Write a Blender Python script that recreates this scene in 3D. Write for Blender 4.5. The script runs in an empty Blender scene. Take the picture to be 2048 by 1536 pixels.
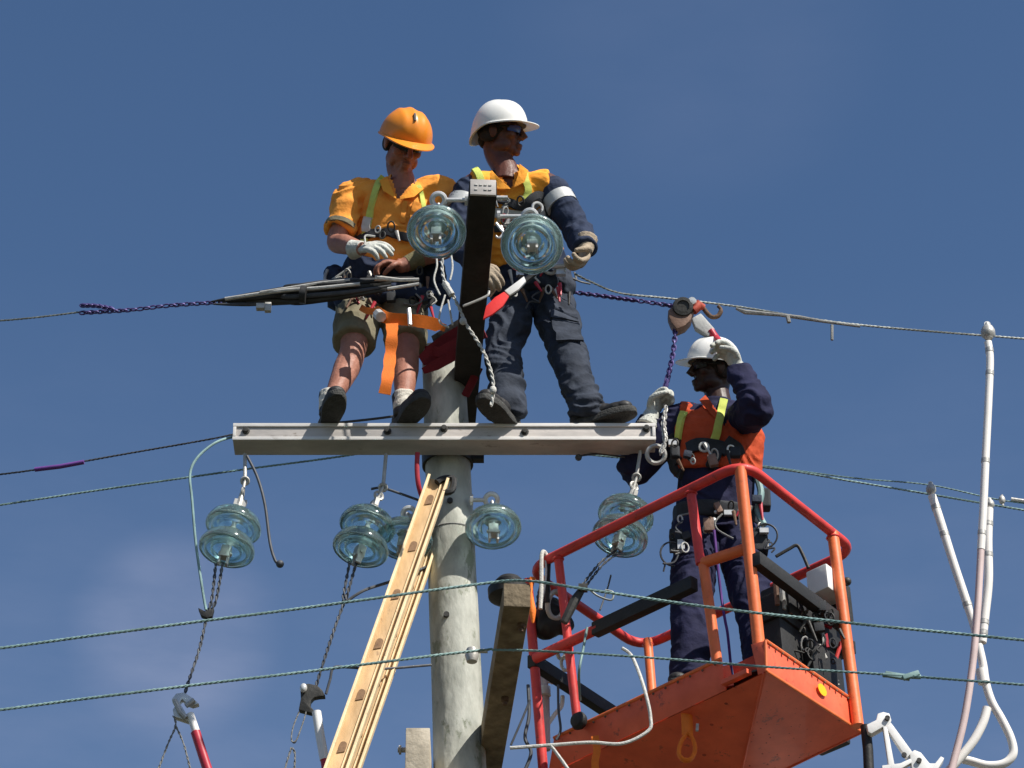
import bpy, math, random
import numpy as np
from mathutils import Vector as V, Matrix, noise
from mathutils.bvhtree import BVHTree
random.seed(7)
D = bpy.data; SC = bpy.context.scene; COL = SC.collection
# ------------------------------------------------------------------ camera, sky, sun, exposure
PITCH = math.radians(33.0); FPX = 6244.0
cam = D.cameras.new("camera"); camo = D.objects.new("camera", cam); COL.objects.link(camo)
CAM = V((0, 0, 1.6))
camo.location = CAM; camo.rotation_euler = (math.radians(90) + PITCH, 0, 0)
cam.sensor_width = 36; cam.lens = 36 * FPX / 2048; cam.clip_end = 5000; cam.clip_start = .1
SC.camera = camo
SUN_EL = math.radians(48); SUN_AZ = math.radians(50)      # azimuth: degrees to the right of the direction back to the camera
SUN = V((math.sin(SUN_AZ) * math.cos(SUN_EL), -math.cos(SUN_AZ) * math.cos(SUN_EL), math.sin(SUN_EL)))
w = D.worlds.new("World"); SC.world = w; w.use_nodes = True
nt = w.node_tree; nt.nodes.clear()
out = nt.nodes.new("ShaderNodeOutputWorld"); bg = nt.nodes.new("ShaderNodeBackground")
sky = nt.nodes.new("ShaderNodeTexSky"); sky.sky_type = 'NISHITA'; sky.sun_disc = False
sky.sun_elevation = SUN_EL; sky.sun_rotation = math.atan2(SUN.x, SUN.y)
sky.altitude = 200; sky.air_density = 1.0; sky.dust_density = 0.6; sky.ozone_density = 1.0
hs = nt.nodes.new("ShaderNodeHueSaturation"); hs.inputs['Saturation'].default_value = 1.17; hs.inputs['Hue'].default_value = 0.503
hs.inputs['Value'].default_value = .90
tc = nt.nodes.new("ShaderNodeTexCoord"); mp = nt.nodes.new("ShaderNodeMapping")
mp.inputs['Scale'].default_value = (16, 16, 46)
nz = nt.nodes.new("ShaderNodeTexNoise"); nz.inputs['Scale'].default_value = 1.0; nz.inputs['Detail'].default_value = 5; nz.inputs['Roughness'].default_value = .55
cr = nt.nodes.new("ShaderNodeValToRGB"); cr.color_ramp.elements[0].position = .44; cr.color_ramp.elements[1].position = .80
cr.color_ramp.elements[1].color = (.22, .22, .22, 1); cr.color_ramp.elements[0].color = (.10, .10, .10, 1)
mx = nt.nodes.new("ShaderNodeMix"); mx.data_type = 'RGBA'; mx.inputs[7].default_value = (3.1, 3.5, 5.0, 1)
nt.links.new(tc.outputs['Generated'], mp.inputs[0]); nt.links.new(mp.outputs[0], nz.inputs[0])
nt.links.new(nz.outputs[0], cr.inputs[0])
# thin cloud only low in the sky
sx = nt.nodes.new("ShaderNodeSeparateXYZ"); mr = nt.nodes.new("ShaderNodeMapRange")
mr.inputs[1].default_value = .57; mr.inputs[2].default_value = .44; mr.inputs[3].default_value = .02; mr.inputs[4].default_value = 1.0
nt.links.new(tc.outputs['Generated'], sx.inputs[0]); nt.links.new(sx.outputs[2], mr.inputs[0])
mm = nt.nodes.new("ShaderNodeMath"); mm.operation = 'MULTIPLY'
nt.links.new(cr.outputs[0], mm.inputs[0]); nt.links.new(mr.outputs[0], mm.inputs[1])
def patch(px, py, c0, c1, k):
    d = (V((0, math.cos(PITCH), math.sin(PITCH))) + V((1, 0, 0)) * ((px - 1024) / FPX) + V((0, -math.sin(PITCH), math.cos(PITCH))) * ((768 - py) / FPX)).normalized()
    vm = nt.nodes.new("ShaderNodeVectorMath"); vm.operation = 'DOT_PRODUCT'; vm.inputs[1].default_value = d; nt.links.new(tc.outputs['Generated'], vm.inputs[0])
    m1 = nt.nodes.new("ShaderNodeMapRange"); m1.interpolation_type = 'SMOOTHSTEP'; m1.inputs[1].default_value = c0; m1.inputs[2].default_value = c1; m1.inputs[3].default_value = 0; m1.inputs[4].default_value = k
    nt.links.new(vm.outputs['Value'], m1.inputs[0]); m2 = nt.nodes.new("ShaderNodeMath"); m2.operation = 'MULTIPLY'; nt.links.new(m1.outputs[0], m2.inputs[0]); nt.links.new(nz.outputs[0], m2.inputs[1]); return m2
a1 = patch(350, 1270, .9993, .99999, .48); a2 = patch(1380, 40, .9975, 1.0, .10)
s1 = nt.nodes.new("ShaderNodeMath"); s1.operation = 'ADD'; s2 = nt.nodes.new("ShaderNodeMath"); s2.operation = 'ADD'; s2.use_clamp = True
nt.links.new(mm.outputs[0], s1.inputs[0]); nt.links.new(a1.outputs[0], s1.inputs[1]); nt.links.new(s1.outputs[0], s2.inputs[0]); nt.links.new(a2.outputs[0], s2.inputs[1])
nt.links.new(s2.outputs[0], mx.inputs[0])
nt.links.new(sky.outputs[0], hs.inputs['Color']); nt.links.new(hs.outputs[0], mx.inputs[6])
nt.links.new(mx.outputs[2], bg.inputs[0]); nt.links.new(bg.outputs[0], out.inputs[0])
bg.inputs[1].default_value = 0.09
sl = D.lights.new("sun", 'SUN'); sl.energy = 5.0; sl.angle = math.radians(.5); sl.color = (1, .95, .87)
so = D.objects.new("sun", sl); COL.objects.link(so); so.rotation_euler = SUN.to_track_quat('Z', 'Y').to_euler()
SC.view_settings.view_transform = 'Standard'; SC.view_settings.look = 'None'
SC.view_settings.exposure = 0.38; SC.view_settings.gamma = 1
SC.cycles.use_denoising = True; SC.cycles.max_bounces = 10; SC.cycles.transmission_bounces = 10; SC.cycles.transparent_max_bounces = 12

# ------------------------------------------------------------------ picture <-> place
UP = V((0, -math.sin(PITCH), math.cos(PITCH))); FW = V((0, math.cos(PITCH), math.sin(PITCH)))
def ray(px, py): return (FW + V((1, 0, 0)) * ((px - 1024) / FPX) + UP * ((768 - py) / FPX))
def P(px, py, Y):
    d = ray(px, py); return CAM + d * (Y / d.y)
def PZ(px, py, z):
    d = ray(px, py); return CAM + d * ((z - CAM.z) / d.z)
def J(A, px, py, L, far=True):
    d = ray(px, py).normalized(); o = CAM - A
    b = d.dot(o); c = o.dot(o) - L * L; q = b * b - c
    t = -b if q < 0 else (-b + math.sqrt(q) if far else -b - math.sqrt(q))
    return CAM + d * t

# ------------------------------------------------------------------ mesh helpers
def frame(d, up=V((0, 0, 1))):
    d = d.normalized()
    if abs(d.dot(up)) > .97: up = V((0, 1, 0)) if abs(d.y) < .9 else V((1, 0, 0))
    s = d.cross(up).normalized(); return s, s.cross(d).normalized()   # side, up'
def smooth(pts, k=6):
    pts = [V(p) for p in pts]; n = len(pts); o = []
    for i in range(n - 1):
        a = pts[max(i - 1, 0)]; b = pts[i]; c = pts[i + 1]; e = pts[min(i + 2, n - 1)]
        for j in range(k):
            t = j / k
            o.append(.5 * ((2 * b) + (c - a) * t + (2 * a - 5 * b + 4 * c - e) * t * t + (3 * b - a - 3 * c + e) * t ** 3))
    o.append(pts[-1]); return o
class MB:
    def __init__(s): s.v = []; s.f = []
    def add(s, vs, fs):
        n = len(s.v); s.v += [V(x) for x in vs]; s.f += [[i + n for i in f] for f in fs]; return s
    def rings(s, rs, cap=True, close=False):
        n = len(rs[0]); vs = [p for r in rs for p in r]; fs = []
        m = len(rs)
        for i in range(m if close else m - 1):
            a = i * n; b = ((i + 1) % m) * n
            for j in range(n):
                k = (j + 1) % n; fs.append([a + j, a + k, b + k, b + j])
        if cap and not close:
            fs.append(list(range(n))[::-1]); fs.append([(m - 1) * n + j for j in range(n)])
        return s.add(vs, fs)
    def box(s, c, x, y, z):
        c = V(c); x = V(x); y = V(y); z = V(z)
        vs = [c + a * x + b * y + d * z for a in (-1, 1) for b in (-1, 1) for d in (-1, 1)]
        return s.add(vs, [[0, 1, 3, 2], [4, 6, 7, 5], [0, 4, 5, 1], [2, 3, 7, 6], [0, 2, 6, 4], [1, 5, 7, 3]])
    def abox(s, c, hx, hy, hz): return s.box(c, (hx, 0, 0), (0, hy, 0), (0, 0, hz))
    def bar(s, a, b, wd, ht, up=V((0, 0, 1))):
        a = V(a); b = V(b); sd, u = frame(b - a, up)
        return s.box((a + b) / 2, (b - a) / 2, sd * wd / 2, u * ht / 2)
    def tube(s, pts, r, n=8, cap=True, close=False, flat=None, up=None):
        pts = [V(p) for p in pts]; m = len(pts); rs = []; prev = None
        for i, p in enumerate(pts):
            a = pts[(i - 1) % m] if close else pts[max(i - 1, 0)]; b = pts[(i + 1) % m] if close else pts[min(i + 1, m - 1)]
            t = (b - a).normalized()
            if prev is None: sd, u = frame(t, up or V((0, 0, 1)))
            else:
                u = (prev - t * prev.dot(t))
                u = u.normalized() if u.length > 1e-6 else frame(t)[1]
                sd = t.cross(u)
            prev = u; ri = r[i] if isinstance(r, (list, tuple)) else r
            f = flat or 1
            rs.append([p + sd * (ri * math.cos(q)) + u * (ri * f * math.sin(q)) for q in [2 * math.pi * j / n for j in range(n)]])
        return s.rings(rs, cap, close)
    def ell(s, c, r, R=None, n=14, m=9):
        c = V(c); R = R or Matrix.Identity(3); rs = []
        for i in range(m + 1):
            ph = math.pi * (i + .02) / (m + .04)
            rs.append([c + R @ V((r[0] * math.sin(ph) * math.cos(q), r[1] * math.sin(ph) * math.sin(q), r[2] * math.cos(ph))) for q in [2 * math.pi * j / n for j in range(n)]])
        return s.rings(rs[::-1], True)
    def lathe(s, prof, o, ax, n=28, close=False):
        o = V(o); ax = V(ax).normalized(); sd, u = frame(ax)
        rs = [[o + ax * z + (sd * math.cos(q) + u * math.sin(q)) * max(r, 1e-4) for q in [2 * math.pi * j / n for j in range(n)]] for r, z in prof]
        return s.rings(rs, not close, close)
    def prism(s, poly, off):
        n = len(poly); poly = [V(p) for p in poly]; off = V(off)
        return s.add(poly + [p + off for p in poly], [list(range(n))[::-1], [n + i for i in range(n)]] + [[i, (i + 1) % n, n + (i + 1) % n, n + i] for i in range(n)])
    def torus(s, c, nrm, R, r, n=16, m=6, sx=1.0, ax=None):
        nrm = V(nrm).normalized(); sd, u = frame(nrm, ax or V((0, 0, 1)))
        return s.tube([V(c) + sd * (R * math.cos(q)) + u * (R * sx * math.sin(q)) for q in [2 * math.pi * j / n for j in range(n)]], r, m, close=True)
    def strands(s, pts, r, k=3, pitch=.09, n=5, step=.012):
        """a stranded wire: k strands twisted round the path"""
        pts = [V(p) for p in pts]; res = []; acc = 0
        for i in range(len(pts) - 1):
            a, b = pts[i], pts[i + 1]; L = (b - a).length; m = max(1, int(L / step))
            for j in range(m): res.append((a + (b - a) * (j / m), acc + L * j / m))
            acc += L
        res.append((pts[-1], acc))
        sd, u = frame(pts[-1] - pts[0])
        for q in range(k):
            s.tube([p + (sd * math.cos(2 * math.pi * (t / pitch + q / k)) + u * math.sin(2 * math.pi * (t / pitch + q / k))) * r * (.58 if k > 1 else 0) for p, t in res], r * .5 if k > 1 else r, n)
        return s
    def chain(s, pts, L=.036, r=.0045, wd=.014):
        pts = [V(p) for p in pts]; res = []
        for i in range(len(pts) - 1):
            a, b = pts[i], pts[i + 1]; m = max(1, round((b - a).length / (L * .72)))
            for j in range(m): res.append((a + (b - a) * ((j + .5) / m), (b - a).normalized()))
        for i, (c, t) in enumerate(res):
            sd, u = frame(t)
            a = sd if i % 2 else u
            loop = [c + t * (L / 2 * math.cos(q)) + a * (wd * .75 * math.sin(q)) for q in [2 * math.pi * j / 10 for j in range(10)]]
            s.tube(loop, r, 5, close=True)
        return s
WL = {}
def link(name, me, mat, parent=None, loc=None):
    o = D.objects.new(name, me); COL.objects.link(o)
    if mat is not None: me.materials.append(mat)
    if parent is None:
        co = np.empty(len(me.vertices) * 3, np.float32); me.vertices.foreach_get('co', co); co = co.reshape(-1, 3)
        L = loc or V(((co[:, 0].min() + co[:, 0].max()) / 2, (co[:, 1].min() + co[:, 1].max()) / 2, co[:, 2].min()))
        me.transform(Matrix.Translation(-L)); o.location = L; WL[o.name] = L.copy()
    else:
        L = WL[parent.name]; me.transform(Matrix.Translation(-L)); o.parent = parent; WL[o.name] = L.copy()
    return o
def mk(name, mb, mat, parent=None, shade=True, bevel=0, ang=40):
    me = D.meshes.new(name); me.from_pydata([tuple(p) for p in mb.v], [], mb.f); me.update()
    import bmesh
    bm = bmesh.new(); bm.from_mesh(me); bmesh.ops.recalc_face_normals(bm, faces=bm.faces)
    if bevel: bmesh.ops.bevel(bm, geom=[e for e in bm.edges if len(e.link_faces) == 2 and e.calc_face_angle(0) > .6], offset=bevel, segments=2, affect='EDGES', profile=.6)
    bm.to_mesh(me); bm.free()
    if shade:
        me.polygons.foreach_set('use_smooth', [True] * len(me.polygons)); me.set_sharp_from_angle(angle=math.radians(ang))
    return link(name, me, mat, parent)
def clutter(par, cx, cy, w, h, Y, n, seed, dark=False):
    r_ = random.Random(seed)
    for i in range(n):
        x = cx + r_.uniform(-w, w) / 2; y = cy + r_.uniform(-h, h) / 2; c = P(x, y, Y + r_.uniform(-.015, .015)); k = r_.choice((0, 0, 1, 1, 2, 3)); mb = MB()
        if k == 0: mb.torus(c, (r_.uniform(-.8, .8), -1, r_.uniform(-.8, .3)), r_.uniform(.009, .017), .0042, 12, 6, sx=r_.uniform(1.1, 1.8)); nm, m = 'carabiner', r_.choice(('cap', 'darksteel', 'hoistg', 'darksteel'))
        elif k == 1:
            d = V((r_.uniform(-.6, .6), r_.uniform(-.2, .2), -1)).normalized(); L = r_.uniform(.05, .11); mb.tube([c, c + d * L * .5, c + d * L], [.010, .007, .0045], 8); nm, m = 'hand_tool', r_.choice(('cap', 'rustb', 'black', 'stickr', 'brown'))
        elif k == 2:
            sx_, sz_ = r_.uniform(.012, .026), r_.uniform(.016, .034); t_ = r_.uniform(-.4, .4); mb.box(c, V((math.cos(t_), 0, math.sin(t_))) * sx_, (0, .013, 0), V((-math.sin(t_), 0, math.cos(t_))) * sz_); nm, m = 'small_pouch', r_.choice(('blackweb', 'brown', 'charc', 'blackweb'))
        else:
            q = [c]; 
            for _ in range(4): q.append(q[-1] + V((r_.uniform(-.05, .05), r_.uniform(-.01, .01), r_.uniform(-.045, .01))))
            mb.tube(smooth(q, 4), .0045, 6); nm, m = 'cord', r_.choice(('rope', 'ropeg', 'wired', 'ropeg'))
        if dark and r_.random() < .75: m = r_.choice(('black', 'darksteel', 'blackweb'))
        mk(nm, mb, M[m], par, bevel=.003 if k == 2 else 0)
def islands(mb):
    p = list(range(len(mb.v)))
    def fd(i):
        while p[i] != i: p[i] = p[p[i]]; i = p[i]
        return i
    for f in mb.f:
        a = fd(f[0])
        for i in f[1:]: p[fd(i)] = a
    gr = {}
    for f in mb.f: gr.setdefault(fd(f[0]), []).append(f)
    o = []
    for fs in gr.values():
        ids = sorted({i for f in fs for i in f}); m = {i: k for k, i in enumerate(ids)}
        q = MB(); q.v = [mb.v[i] for i in ids]; q.f = [[m[i] for i in f] for f in fs]; o.append(q)
    return o
def mks(name, mb, mat, parent=None, **k): return [mk(name, q, mat, parent, **k) for q in islands(mb)]
def thing(name, label, cat, loc, group=None):
    o = D.objects.new(name, None); COL.objects.link(o); o.location = loc; o.empty_display_size = .1
    WL[o.name] = V(loc); return tag(o, label, cat, group)
def tag(o, label, cat=None, group=None, kind=None):
    o['label'] = label
    if cat: o['category'] = cat
    if group: o['group'] = group
    if kind: o['kind'] = kind
    return o
def remesh(mb, vox, sm=4, disp=None):
    me = D.meshes.new("t"); me.from_pydata([tuple(p) for p in mb.v], [], mb.f); me.update()
    import bmesh
    bm = bmesh.new(); bm.from_mesh(me); bmesh.ops.recalc_face_normals(bm, faces=bm.faces); bm.to_mesh(me); bm.free()
    o = D.objects.new("t", me); COL.objects.link(o)
    m = o.modifiers.new("r", 'REMESH'); m.mode = 'VOXEL'; m.voxel_size = vox; m.adaptivity = 0
    if sm:
        m2 = o.modifiers.new("s", 'SMOOTH'); m2.iterations = sm; m2.factor = .5
    dg = bpy.context.evaluated_depsgraph_get(); dg.update()
    r = D.meshes.new_from_object(o.evaluated_get(dg)); D.objects.remove(o); D.meshes.remove(me)
    if disp:
        n = len(r.vertices); co = np.empty(n * 3, np.float32); r.vertices.foreach_get('co', co); co = co.reshape(-1, 3)
        no = np.array([v.normal[:] for v in r.vertices], np.float32)
        h = np.array([disp(V(c)) for c in co], np.float32)
        r.vertices.foreach_set('co', (co + no * h[:, None]).reshape(-1)); r.update()
    r.polygons.foreach_set('use_smooth', [True] * len(r.polygons))
    return r
def rm(name, mb, mat, parent, vox=.006, sm=4, disp=None):
    me = remesh(mb, vox, sm, disp); me.name = name; return link(name, me, mat, parent)
def bvh(o):
    L = WL[o.name]; me = o.data
    return BVHTree.FromPolygons([v.co + L for v in me.vertices], [list(p.vertices) for p in me.polygons])
def drape(name, tgts, pxs, wd, mat, parent, thick=.004, off=.003, k=10, cuts=False):
    """a strap of real thickness lying on the clothing it is worn over"""
    trees = [bvh(t) for t in tgts]; q = smooth([V((a, b, 0)) for a, b in pxs], k); hits = []
    for p in q:
        d = ray(p.x, p.y).normalized(); best = None
        for t in trees:
            h = t.ray_cast(CAM, d)
            if h[0] is not None and (best is None or h[3] < best[2]): best = (h[0], h[1] if h[1].dot(d) < 0 else -h[1], h[3])
        hits.append((best, d))
    lst = [h[0] for h in hits if h[0]]
    if not lst: print("DRAPE MISS", name); return None
    pts = []; last = lst[0][2]
    for h, d in hits:
        if h: last = h[2]; pts.append((h[0], h[1]))
        else: pts.append((CAM + d * last, -d))
    n = len(pts)
    for _ in range(3):
        pts = [((pts[max(i - 1, 0)][0] + pts[i][0] * 2 + pts[min(i + 1, n - 1)][0]) / 4, (pts[max(i - 1, 0)][1] + pts[i][1] + pts[min(i + 1, n - 1)][1]).normalized()) for i in range(n)]
    rs = []
    for i, (p, nr) in enumerate(pts):
        t = (pts[min(i + 1, n - 1)][0] - pts[max(i - 1, 0)][0]).normalized(); sd = t.cross(nr).normalized(); nr = sd.cross(t)
        if nr.dot(ray(q[i].x, q[i].y)) > 0: nr = -nr
        c = p + nr * off; w2 = (wd[0] + (wd[1] - wd[0]) * i / (n - 1) if isinstance(wd, tuple) else wd) / 2
        rs.append([c - sd * w2 - nr * off, c - sd * w2 + nr * thick * .6, c + nr * thick, c + sd * w2 + nr * thick * .6, c + sd * w2 - nr * off, c - nr * (off + .002)])
    return mk(name, MB().rings(rs), mat, parent, ang=50)

# ------------------------------------------------------------------ materials
def mat(name, col, rough=.6, metal=0, var=.12, vs=14, bump=.15, bs=60, col2=None, spec=.4, stretch=None, trans=0, ior=1.45, coat=0, wear=None):
    m = D.materials.new(name); m.use_nodes = True; n = m.node_tree; b = n.nodes['Principled BSDF']
    b.inputs['Roughness'].default_value = rough; b.inputs['Metallic'].default_value = metal; b.inputs['Specular IOR Level'].default_value = spec
    b.inputs['Transmission Weight'].default_value = trans; b.inputs['IOR'].default_value = ior; b.inputs['Coat Weight'].default_value = coat
    tc = n.nodes.new('ShaderNodeTexCoord'); mp = n.nodes.new('ShaderNodeMapping'); mp.inputs['Scale'].default_value = stretch or (1, 1, 1)
    n.links.new(tc.outputs['Object'], mp.inputs[0])
    t = n.nodes.new('ShaderNodeTexNoise'); t.inputs['Scale'].default_value = vs; t.inputs['Detail'].default_value = 6; t.inputs['Roughness'].default_value = .6
    n.links.new(mp.outputs[0], t.inputs[0])
    r = n.nodes.new('ShaderNodeValToRGB'); r.color_ramp.elements[0].position = .3; r.color_ramp.elements[1].position = .72
    c = V(col); lo = c * (1 - var); hi = V(col2) if col2 else c * (1 + var)
    r.color_ramp.elements[0].color = (*lo, 1); r.color_ramp.elements[1].color = (*[min(x, .95) for x in hi], 1)
    n.links.new(t.outputs[0], r.inputs[0]); n.links.new(r.outputs[0], b.inputs['Base Color'])
    if wear:
        wc, ws, wt = wear; t3 = n.nodes.new('ShaderNodeTexNoise'); t3.inputs['Scale'].default_value = ws; t3.inputs['Detail'].default_value = 8; t3.inputs['Roughness'].default_value = .72
        n.links.new(mp.outputs[0], t3.inputs[0]); r3 = n.nodes.new('ShaderNodeValToRGB'); r3.color_ramp.elements[0].position = wt; r3.color_ramp.elements[1].position = wt + .06; r3.color_ramp.elements[1].color = (.85, .85, .85, 1)
        mx_ = n.nodes.new('ShaderNodeMix'); mx_.data_type = 'RGBA'; mx_.inputs[7].default_value = (*wc, 1)
        n.links.new(t3.outputs[0], r3.inputs[0]); n.links.new(r3.outputs[0], mx_.inputs[0]); n.links.new(r.outputs[0], mx_.inputs[6]); n.links.new(mx_.outputs[2], b.inputs['Base Color'])
    if bump:
        t2 = n.nodes.new('ShaderNodeTexNoise'); t2.inputs['Scale'].default_value = bs; t2.inputs['Detail'].default_value = 4
        n.links.new(mp.outputs[0], t2.inputs[0]); bp = n.nodes.new('ShaderNodeBump'); bp.inputs['Strength'].default_value = bump; bp.inputs['Distance'].default_value = .01
        n.links.new(t2.outputs[0], bp.inputs['Height']); n.links.new(bp.outputs[0], b.inputs['Normal'])
    return m
M = dict(
 beige=mat('beige_board', (.40, .35, .27), .8, 0, .25, 9, .4, 40, col2=(.56, .50, .40)),
 galv=mat('galvanised_steel', (.43, .41, .39), .5, .0, .2, 9, .15, 40, col2=(.60, .55, .51), stretch=(.4, 1, 1), wear=((.25, .21, .18), 16, .60)),
 galvlip=mat('galvanised_edge', (.66, .64, .61), .45, .0, .12, 9, .15, 40, stretch=(.4, 1, 1), wear=((.33, .29, .25), 16, .62)),
 concrete=mat('pole_concrete', (.31, .325, .28), .85, 0, .3, 7, .6, 30, col2=(.60, .605, .535), stretch=(1, 1, .45), wear=((.17, .19, .13), 10, .57)),
 timber=mat('weathered_timber', (.17, .125, .075), .85, 0, .4, 10, .5, 50, col2=(.30, .24, .155), stretch=(1, 1, 1)),
 darksteel=mat('dark_steel', (.045, .044, .04), .55, .2, .3, 12, .2),
 tarred=mat('creosoted_timber', (.028, .026, .023), .8, 0, .3, 9, .4, 35, spec=.25),
 ladder=mat('ladder_fibreglass', (.50, .32, .15), .6, 0, .25, 11, .25, 40, col2=(.68, .46, .24), stretch=(1, 1, .3), wear=((.30, .19, .10), 14, .58)),
 ladderlip=mat('ladder_edge', (.76, .58, .34), .55, 0, .15, 11, .2, wear=((.40, .27, .15), 18, .60)),
 wire=mat('aged_conductor', (.27, .29, .27), .55, .3, .35, 20, 0),
 wired=mat('dark_conductor', (.07, .075, .085), .6, .2, .3, 20, 0),
 wireg=mat('verdigris_conductor', (.20, .31, .30), .6, .1, .35, 12, 0),
 chain=mat('chain_steel', (.085, .065, .20), .5, .3, .3, 20, 0),
 steel=mat('zinc_fitting', (.62, .62, .60), .35, .35, .12, 20, .1),
 cap=mat('cast_cap', (.46, .45, .42), .5, .3, .2, 20, .2),
 glass=mat('aqua_glass', (.68, .95, .95), .12, 0, .05, 5, 0, trans=.93, ior=1.5, spec=.9, coat=.5),
 red=mat('crimson_paint', (.62, .052, .045), .5, 0, .25, 9, .1, 30, coat=.08, wear=((.20, .05, .045), 22, .61)),
 orange=mat('orange_paint', (.84, .18, .055), .48, 0, .2, 8, .1, 30, coat=.08, wear=((.42, .10, .05), 22, .61)),
 panel=mat('orange_red_panel', (.90, .14, .065), .5, 0, .22, 6, .14, 14, coat=.05, wear=((.34, .075, .05), 13, .60)),
 socket=mat('dark_brown_socket', (.22, .13, .07), .8, 0, .3, 30, .2),
 rustb=mat('rusty_bolt', (.13, .075, .045), .8, 0, .4, 20, .3),
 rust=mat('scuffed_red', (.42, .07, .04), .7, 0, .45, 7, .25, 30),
 black=mat('black_rubber', (.022, .022, .022), .6, 0, .2, 15, .2),
 white=mat('white_enamel', (.80, .79, .76), .4, 0, .07, 9, .05),
 stickw=mat('stick_fibreglass', (.80, .77, .72), .4, 0, .08, 6, .03),
 stickp=mat('stick_pinkish', (.60, .47, .45), .5, 0, .14, 6, .03),
 stickr=mat('stick_red', (.45, .03, .05), .45, 0, .15, 9, .03),
 skin1=mat('skin_tanned', (.33, .135, .088), .55, 0, .30, 9, .35, 60, col2=(.44, .20, .14)),
 skin2=mat('skin_brown', (.105, .040, .028), .5, 0, .25, 12, .25, 60),
 skin3=mat('skin_dark', (.040, .019, .015), .45, 0, .12, 20, .1, 90),
 hair=mat('dark_hair', (.02, .015, .012), .8, 0, .3, 60, .5, 150),
 hatO=mat('orange_helmet', (.85, .27, .02), .35, 0, .04, 6, .02, coat=.2),
 hatW=mat('white_helmet', (.80, .79, .75), .35, 0, .04, 6, .02, coat=.2),
 hivis=mat('orange_cloth', (.92, .34, .06), .85, 0, .12, 9, .7, 26, spec=.2),
 hivis2=mat('amber_cloth', (.94, .36, .045), .85, 0, .12, 9, .7, 26, spec=.2),
 vest3=mat('red_orange_cloth', (.50, .075, .028), .85, 0, .2, 9, .7, 26, spec=.2),  # orange vest; its shade is put into this darker, redder colour
 navy=mat('navy_cloth', (.026, .036, .068), .85, 0, .3, 10, .8, 24, spec=.2),
 navy2=mat('blue_coverall', (.019, .020, .052), .85, 0, .3, 10, .8, 24, spec=.2),
 charc=mat('charcoal_cloth', (.038, .046, .064), .85, 0, .35, 9, .9, 22, spec=.2),
 khaki=mat('khaki_cloth', (.21, .19, .13), .9, 0, .25, 9, .7, 26, spec=.2),
 silver=mat('reflective_tape', (.50, .51, .50), .45, .1, .1, 30, .1),
 lime=mat('lime_webbing', (.55, .62, .13), .8, 0, .1, 30, .2, 200),
 webo=mat('orange_webbing', (.88, .20, .02), .7, 0, .1, 30, .2, 200),
 blackweb=mat('black_webbing', (.025, .028, .033), .75, 0, .2, 30, .2, 200),
 glove=mat('pale_glove', (.52, .53, .48), .85, 0, .25, 35, .4, 120),
 gloveb=mat('tan_leather', (.36, .29, .21), .85, 0, .2, 30, .4, 120),
 gloveo=mat('olive_glove', (.16, .14, .07), .85, 0, .2, 30, .4, 120),
 boot=mat('black_boot', (.024, .023, .023), .55, 0, .3, 20, .4, 40, wear=((.10, .09, .075), 30, .60)),
 sole=mat('boot_sole', (.05, .05, .047), .8, 0, .3, 30, .6, 120),
 sock=mat('pale_sock', (.60, .57, .50), .9, 0, .1, 40, .4, 200),
 lens=mat('dark_lens', (.012, .014, .02), .12, 0, 0, 5, 0, spec=.7),
 lensb=mat('blue_lens', (.02, .06, .30), .12, 0, 0, 5, 0, spec=.8),
 brown=mat('hoist_brown', (.20, .12, .085), .6, .1, .3, 14, .2),
 hoistg=mat('hoist_grey', (.42, .42, .40), .6, 0, .15, 14, .2),
 rope=mat('pale_rope', (.55, .54, .50), .8, 0, .2, 60, .4, 150),
 ropeg=mat('grey_rope', (.22, .22, .21), .9, 0, .3, 30, .4, 150),
 sling=mat('maroon_sling', (.15, .012, .02), .8, 0, .2, 20, .3, 100),
 yellow=mat('yellow_sticker', (.90, .50, .01), .6, 0, .05, 20, 0),
 flagr=mat('red_flag', (.75, .03, .03), .7, 0, .08, 12, .1),
 purple=mat('purple_cord', (.14, .05, .25), .7, 0, .2, 20, 0),
 ground=mat('dry_grass_ground', (.035, .040, .022), .95, 0, .4, .6, .4, 8, col2=(.06, .058, .035)),
)
# smoother glass: no colour noise needed, but keep a slight tint
def folds(amp=.006, f=11, seed=0, vert=.45, sharp=1.0):
    o = V((seed * 7.1, seed * 3.3, seed * 1.7))
    def g(c):
        a = noise.noise(V((c.x * f, c.y * f, c.z * f * vert)) + o)
        warp = noise.noise(c * 5 + o) * 2.2
        b = 1 - abs(noise.noise(V((c.x * f * .9 + warp, c.y * f * .9, c.z * f * 1.5 + warp)) + o * 2)) * 2.6
        return amp * (a * 1.1 + b * .75 * sharp)
    return g
# ================================================================== ground
g = MB(); n = 40
g.add([(-1500, -1500, 0), (1500, -1500, 0), (1500, 1500, 0), (-1500, 1500, 0)], [[0, 1, 2, 3]])
o = mk('ground', g, M['ground'], shade=False); tag(o, 'dry grassy ground under the power pole', kind='structure')

def bolt(mb, c, nrm, r=.014, h=.012): 
    mb.lathe([(0.001, 0), (r * 1.5, 0), (r * 1.5, h * .25), (r, h * .3), (r, h), (r * .6, h * 1.02), (0.001, h * 1.02)], c, nrm, 10)

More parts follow.
